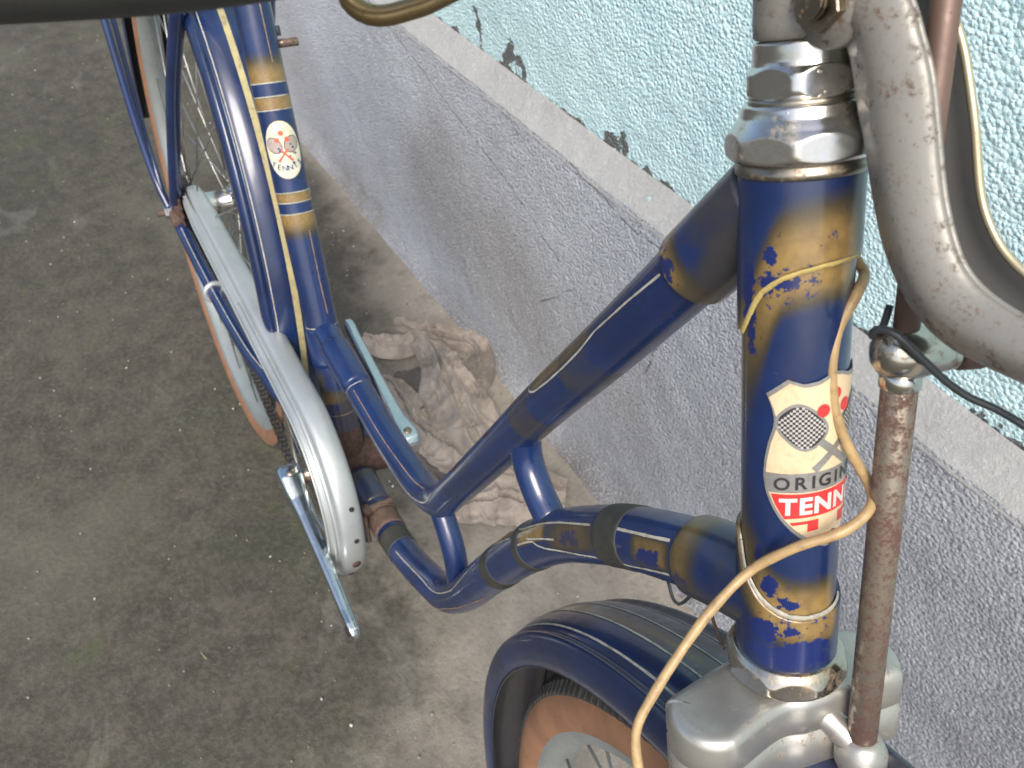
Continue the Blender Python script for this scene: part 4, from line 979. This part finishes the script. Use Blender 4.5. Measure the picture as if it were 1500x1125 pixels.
def text(name, s, size, mp, mat, parent, bold=0., thick=0., spacing=1.0):
    """letters built from the font outline and laid on a surface by mp(x, y)"""
    cu = bpy.data.curves.new('t', 'FONT'); cu.body = s; cu.size = size; cu.align_x = 'CENTER'; cu.align_y = 'CENTER'; cu.offset = bold; cu.space_character = spacing
    cu.resolution_u = 4; cu.fill_mode = 'FRONT' if False else 'BOTH'
    to = bpy.data.objects.new('t', cu); COL.objects.link(to); dgp = bpy.context.evaluated_depsgraph_get(); dgp.update()
    me = bpy.data.meshes.new_from_object(to.evaluated_get(dgp))
    co = np.empty(len(me.vertices)*3); me.vertices.foreach_get('co', co); co = co.reshape(-1, 3)
    bm = bmesh.new(); bm.from_mesh(me); bmesh.ops.triangulate(bm, faces=bm.faces[:])
    for _ in range(2):
        lim = size*.16; es = [e for e in bm.edges if e.calc_length() > lim]
        if es: bmesh.ops.subdivide_edges(bm, edges=es, cuts=1); bmesh.ops.triangulate(bm, faces=bm.faces[:])
    bm.to_mesh(me); bm.free(); co = np.empty(len(me.vertices)*3); me.vertices.foreach_get('co', co); co = co.reshape(-1, 3)
    Fs = [tuple(p.vertices) for p in me.polygons]
    bpy.data.objects.remove(to); bpy.data.curves.remove(cu); bpy.data.meshes.remove(me)
    return obj(name, mp(co[:, 0], co[:, 1]), Fs, mat, parent, smooth=False)
def hmap(tc, ac, tilt=0., curve=True, r=BR+.00042):
    def f(x, y):
        a = ac+np.degrees(x/BR); t = tc-y+(arc((a-BC)/60) if curve else 0)
        return HP(t, a, np.full(np.shape(t), r))
    return f
for i, ch_ in enumerate('ORIGINAL'):
    ofs = [-54, -35, -21.5, -8.5, 6.0, 21, 36, 52][i]
    text('lettering', ch_, .0060, hmap(.0910, BC+ofs), BDARK, HB, bold=.00012)
for i, ch_ in enumerate('TENNIS'):
    ofs = [-47, -29, -9.5, 14, 30, 45][i]
    text('lettering', ch_, .0080, hmap(.0992, BC+ofs), plain('badge_letter', (.62, .60, .57), (.50, .48, .45), .4, 300), HB, bold=.00030)
# balls and rackets
def patch(name, pts, mp, mat, parent):
    """small outline filled as a fan of quads around its centre"""
    P = np.array(pts); c = P.mean(0); V = [mp(A([c[0]]), A([c[1]]))[0]]; n_ = len(P)
    for k in (.5, 1.): V.extend(mp(c[0]+(P[:, 0]-c[0])*k, c[1]+(P[:, 1]-c[1])*k))
    F_ = []
    for i in range(n_):
        j = (i+1) % n_; F_.append((0, 1+i, 1+j)); F_.append((1+i, 1+n_+i, 1+n_+j, 1+j))
    return obj(name, V, F_, mat, parent)
def circ(x, y, a, b=None, n_=24, rot=0.):
    b = b or a; t = np.arange(n_)*2*math.pi/n_; X, Y = a*np.cos(t), b*np.sin(t); return np.c_[x+X*math.cos(rot)-Y*math.sin(rot), y+X*math.sin(rot)+Y*math.cos(rot)]
def rack(x, y, L, w_, rot, n_=32):      # rounded diamond head
    t = np.arange(n_)*2*math.pi/n_; c_, s_ = np.cos(t), np.sin(t); p_ = 2.8
    k = (np.abs(c_)**p_+np.abs(s_)**p_)**(-1/p_); X, Y = L*c_*k, w_*s_*k
    return np.c_[x+X*math.cos(rot)-Y*math.sin(rot), y+X*math.sin(rot)+Y*math.cos(rot)]
hm = lambda r: hmap(.0715, BC, curve=False, r=r)
def strip(name, x0, y0, x1, y1, wd, mp, mat, parent, n_=10):
    d = A([x1-x0, y1-y0]); L = np.hypot(*d); d = d/L; e = A([-d[1], d[0]]); V = []
    for k in np.linspace(0, 1, n_):
        for s_ in (-.5, .5): p = A([x0, y0])+d*L*k+e*wd*s_; V.append(mp(A([p[0]]), A([p[1]]))[0])
    return obj(name, V, [f[::-1] for f in gridF(n_, 2)], mat, parent)
for sx in (-1, 1):
    X0 = sx*.0098
    strip('racket_handle', sx*.0055, -.0045, -sx*.0060, -.0150, .0024, hm(BR+.00022), BSILVER, HB)
    patch('racket_frame', rack(X0, -.0005, .0078, .0063, math.radians(45*sx), 40), hm(BR+.00024), BSILVER, HB)
    patch('racket_string_bed', rack(X0, -.0005, .0069, .0054, math.radians(45*sx), 40), hm(BR+.00030), BDARK, HB)
    # the light squares between the strings
    mb = MB(); st_ = .00128
    for i in range(-8, 9):
        for j in range(-8, 9):
            if (i+j) % 2: continue
            x, y = i*st_*.62, j*st_*.62
            rot = math.radians(45*sx); xr, yr = x*math.cos(-rot)-y*math.sin(-rot), x*math.sin(-rot)+y*math.cos(-rot)
            if (abs(xr/.0069)**2.8+abs(yr/.0054)**2.8) > .90: continue
            h_ = st_*.30; V = [hm(BR+.00040)(A([X0+x+a_]), A([-.0005+y+b_]))[0] for a_, b_ in ((-h_, -h_), (h_, -h_), (h_, h_), (-h_, h_))]
            mb.add(V, [(0, 1, 2, 3)])
    o_ = mb.build('string_squares', plain('string_grey', (.42, .40, .38), (.34, .32, .30), .5), HB, smooth=False); o_['kind'] = 'stuff'
    patch('ball', circ(sx*.0040, .0045, .00195, .0021), hm(BR+.00042), BRED, HB)
patch('ball', circ(.0, .0090, .00185, .0020), hm(BR+.00042), BRED, HB)
patch('handle_end', circ(.0015, -.0405, .0018, .0028, rot=-.2), hm(BR+.00042), BBROWN, HB)

# ------------------------------------------------------------------ oval decal on the seat tube
SR = .0155
def smap(r): return lambda x, y: SP.at(sg(.3185)+np.asarray(y), 12-np.degrees(np.asarray(x)/SR), np.full(np.shape(x), r))
def spatch(name, pts, r, mat, parent, n_=9):
    P = np.array(pts); c = P.mean(0); V = [smap(r)(A([c[0]]), A([c[1]]))[0]]; m_ = len(P)
    for k in np.linspace(0, 1, n_)[1:]: V.extend(smap(r)(c[0]+(P[:, 0]-c[0])*k, c[1]+(P[:, 1]-c[1])*k))
    F_ = [(0, 1+i, 1+(i+1) % m_) for i in range(m_)]
    for q_ in range(n_-2):
        for i in range(m_): j = (i+1) % m_; F_.append((1+q_*m_+i, 1+(q_+1)*m_+i, 1+(q_+1)*m_+j, 1+q_*m_+j))
    return obj(name, V, F_, mat, parent)
DB = spatch('oval_decal', circ(0, 0, .0168, .0252, 48), SR+.0002, BBROWN, BIKE)
spatch('field', circ(0, 0, .0163, .0247, 48), SR+.00035, CREAMW, DB)
DN = plain('decal_blue', (.02, .05, .22), (.04, .06, .16), .5, 300)
for sx in (-1, 1):
    spatch('racket_frame', circ(sx*.0075, .0045, .0062, .0078, 28, rot=sx*-.7), SR+.0005, BBROWN, DB)
    spatch('racket_string_bed', circ(sx*.0075, .0045, .0055, .0071, 28, rot=sx*-.7), SR+.0006, plain('decal_mesh', (.42, .34, .26), (.22, .20, .22), .5, 900), DB)
    a_, b_ = A([sx*.0035, .001]), A([-sx*.0060, -.0095]); d_ = (b_-a_)/np.linalg.norm(b_-a_); e_ = A([-d_[1], d_[0]])*.0011
    spatch('racket_handle', [a_-e_, a_+e_, b_+e_, b_-e_], SR+.0008, BORANGE, DB, 4)
    spatch('ball', circ(sx*.0042, .0088, .0021), SR+.0009, BORANGE, DB, 4)
spatch('ball', circ(0, .0145, .0022), SR+.0009, BORANGE, DB, 4)
for k in range(7):
    spatch('blue_fleck', circ(rng.uniform(.004, .013), rng.uniform(-.012, .006), rng.uniform(.0006, .0014), n_=7), SR+.0010, DN, DB, 3)
for k in range(3): spatch('blue_fleck', circ(-.003+rng.uniform(-.003, .003), rng.uniform(-.002, .002), .0009, n_=7), SR+.0010, DN, DB, 3)
for i, ch_ in enumerate('TENNIS'):
    u_ = (i-2.5)/2.5; xx = u_*.0118; yy = -.0155+.0040*u_*u_; rot = u_*.55
    def mp(x, y, xx=xx, yy=yy, rot=rot): return smap(SR+.0008)(xx+x*math.cos(rot)-y*math.sin(rot), yy+x*math.sin(rot)+y*math.cos(rot))
    text('lettering', ch_, .0066, mp, DN, DB, bold=.00008)

# ------------------------------------------------------------------ small ground things
for k, (x, y, rot, L) in enumerate(((.42, -.20, .3, .014),)):
    V, F = cyl((x, y, .0015), (x+L*math.cos(rot), y+L*math.sin(rot), .002), .0005, seg=6); o_ = obj('straw', V, F, STRAW)
    tag(o_, 'single thin dry straw lying on the dark concrete', 'straw')

# ------------------------------------------------------------------ crumpled rag on the ground
def fold_sheet(P, k, amp, sd, n=150, m_=90, tw=0.):
    P = np.array(P, float); c = catmull(P[:, [0, 1, 2]], 10); wv = catmull(np.c_[P[:, 3], P[:, 3]*0, P[:, 3]*0], 10)[:, 0]
    L = np.r_[0, np.cumsum(np.linalg.norm(np.diff(c[:, :2], axis=0), axis=1))]; d = np.linspace(0, L[-1], n)
    c = np.stack([np.interp(d, L, c[:, i]) for i in range(3)], 1); wv = np.interp(d, L, wv)
    T = np.gradient(c[:, :2], axis=0); T /= np.linalg.norm(T, axis=1)[:, None]; N = np.c_[-T[:, 1], T[:, 0]]
    u = np.linspace(0, 1, n)[:, None]; v = np.linspace(-1, 1, m_)[None, :]
    dn = d[:, None]
    ph = 1.2*vnoise(u*3+sd, sd*1.7, 0.)*6
    q = v*k*math.pi*.5+ph+1.3*np.sin(u*2.6+sd)
    rid = 1-np.abs(np.sin(q))**.75                                     # sharp creased ridges running along the cloth
    rid2 = 1-np.abs(np.sin(q*2.1+2*vnoise(u*6, v*2+sd, 3.)*5))**.8
    fine = vnoise(dn*90+sd, v*wv[:, None]*45, 2.)+.5*vnoise(dn*190+sd, v*wv[:, None]*110, 5.)
    arch = (1-np.abs(v)**2.6)
    z = .002+1.25*np.maximum(c[:, 2:3], 0)*arch*(.78+.3*vnoise(u*4, v*1.5+sd, 1.))+amp*arch**.5*(rid*1.7+rid2*.55)+.0028*fine*arch**.4
    cx_, cy_ = c[:, 0:1]+N[:, 0:1]*v*wv[:, None]*.5, c[:, 1:2]+N[:, 1:2]*v*wv[:, None]*.5
    wr = np.maximum(0, 1-np.abs(vnoise(cx_*32+sd, cy_*32, sd))*9)*.0075+np.maximum(0, 1-np.abs(vnoise(cx_*66+sd, cy_*66, sd+3.))*7)*.0030
    z = z+wr*arch**.5
    e = 1+.30*vnoise(u*7+sd, np.sign(v)*3., 0.)+.06*vnoise(u*26+sd, np.sign(v)*5., 0.)
    off = v*wv[:, None]*.5*e+.004*vnoise(dn*40, v*3+sd, 9.)+.0035*np.cos(q)
    X = c[:, 0:1]+N[:, 0:1]*off+.003*fine; Y = c[:, 1:2]+N[:, 1:2]*off
    return np.stack([X, Y, z], -1).reshape(-1, 3), gridF(n, m_)
SH = [([(0.102, 0.244, 0.003, 0.076), (0.188, 0.223, 0.006, 0.097), (0.278, 0.21, 0.008, 0.116), (0.345, 0.222, 0.006, 0.101), (0.387, 0.258, 0.003, 0.078)], 5, .002, 1.3),
      ([(-0.014, 0.2, 0.006, 0.026), (0.018, 0.212, 0.014, 0.052), (0.041, 0.243, 0.016, 0.05), (0.04, 0.286, 0.016, 0.024), (0.056, 0.325, 0.012, 0.026), (0.089, 0.355, 0.005, 0.018)], 1.6, .004, 2.1),
      ([(-0.01, 0.256, 0.005, 0.011), (0.036, 0.294, 0.014, 0.021), (0.077, 0.331, 0.018, 0.034), (0.117, 0.353, 0.02, 0.044), (0.163, 0.335, 0.018, 0.056), (0.194, 0.3, 0.008, 0.042)], 3, .007, 3.7),
      ([(0.385, 0.163, 0.005, 0.039), (0.388, 0.211, 0.016, 0.083), (0.403, 0.254, 0.02, 0.095), (0.428, 0.298, 0.018, 0.084), (0.447, 0.325, 0.008, 0.056)], 5, .008, 4.4),
      ([(0.094, 0.18, 0.004, 0.013), (0.136, 0.192, 0.012, 0.042), (0.191, 0.192, 0.018, 0.055), (0.26, 0.192, 0.02, 0.051), (0.323, 0.209, 0.018, 0.043), (0.38, 0.229, 0.008, 0.029)], 3, .008, 5.9),
      ([(0.058, 0.267, 0.022, 0.021), (0.112, 0.278, 0.03, 0.056), (0.188, 0.268, 0.034, 0.103), (0.259, 0.26, 0.03, 0.123), (0.318, 0.248, 0.02, 0.115), (0.352, 0.235, 0.008, 0.079)], 4, .009, 6.2)]
mb = MB(); gap_shade = []
for P_, k_, am_, sd_2 in SH:
    V, F = fold_sheet(P_, k_, am_, sd_2); mb.add(V+A([0, 0, .002]), F); gap_shade += [1. if am_ < .003 else 0.]*len(V)
m = M('dirty_rag_cloth'); n1 = m.noise(14, 5, .65); n2 = m.noise(60, 5, .7); n3 = m.noise(700, 3, .6)
col = m.mix(m.ramp(n1, .3, .7), (.36, .31, .265), (.18, .155, .135))
col = m.mix(m.math('MULTIPLY', m.ramp(n2, .45, .75), .6), col, (.42, .35, .29))
col = m.mix(m.math('MULTIPLY', m.ramp(m.noise(9, 4, .6), .54, .64), .6), col, (.075, .065, .055))
col = m.mix(m.math('MULTIPLY', m.attr('gap_shade'), .8), col, (.045, .038, .032))  # bottom sheet painted darker as the shade in gaps between folds
rg = mb.build('rag', m.set(color=col, rough=.92, sheen=.2, normal=m.bump(m.math('ADD', m.math('MULTIPLY', n2, .8), m.math('MULTIPLY', n3, .2)), .0025, .8)), attrs={'gap_shade': gap_shade})
tag(rg, 'dirty brown rag crumpled on the ground at the foot of the wall', 'rag')
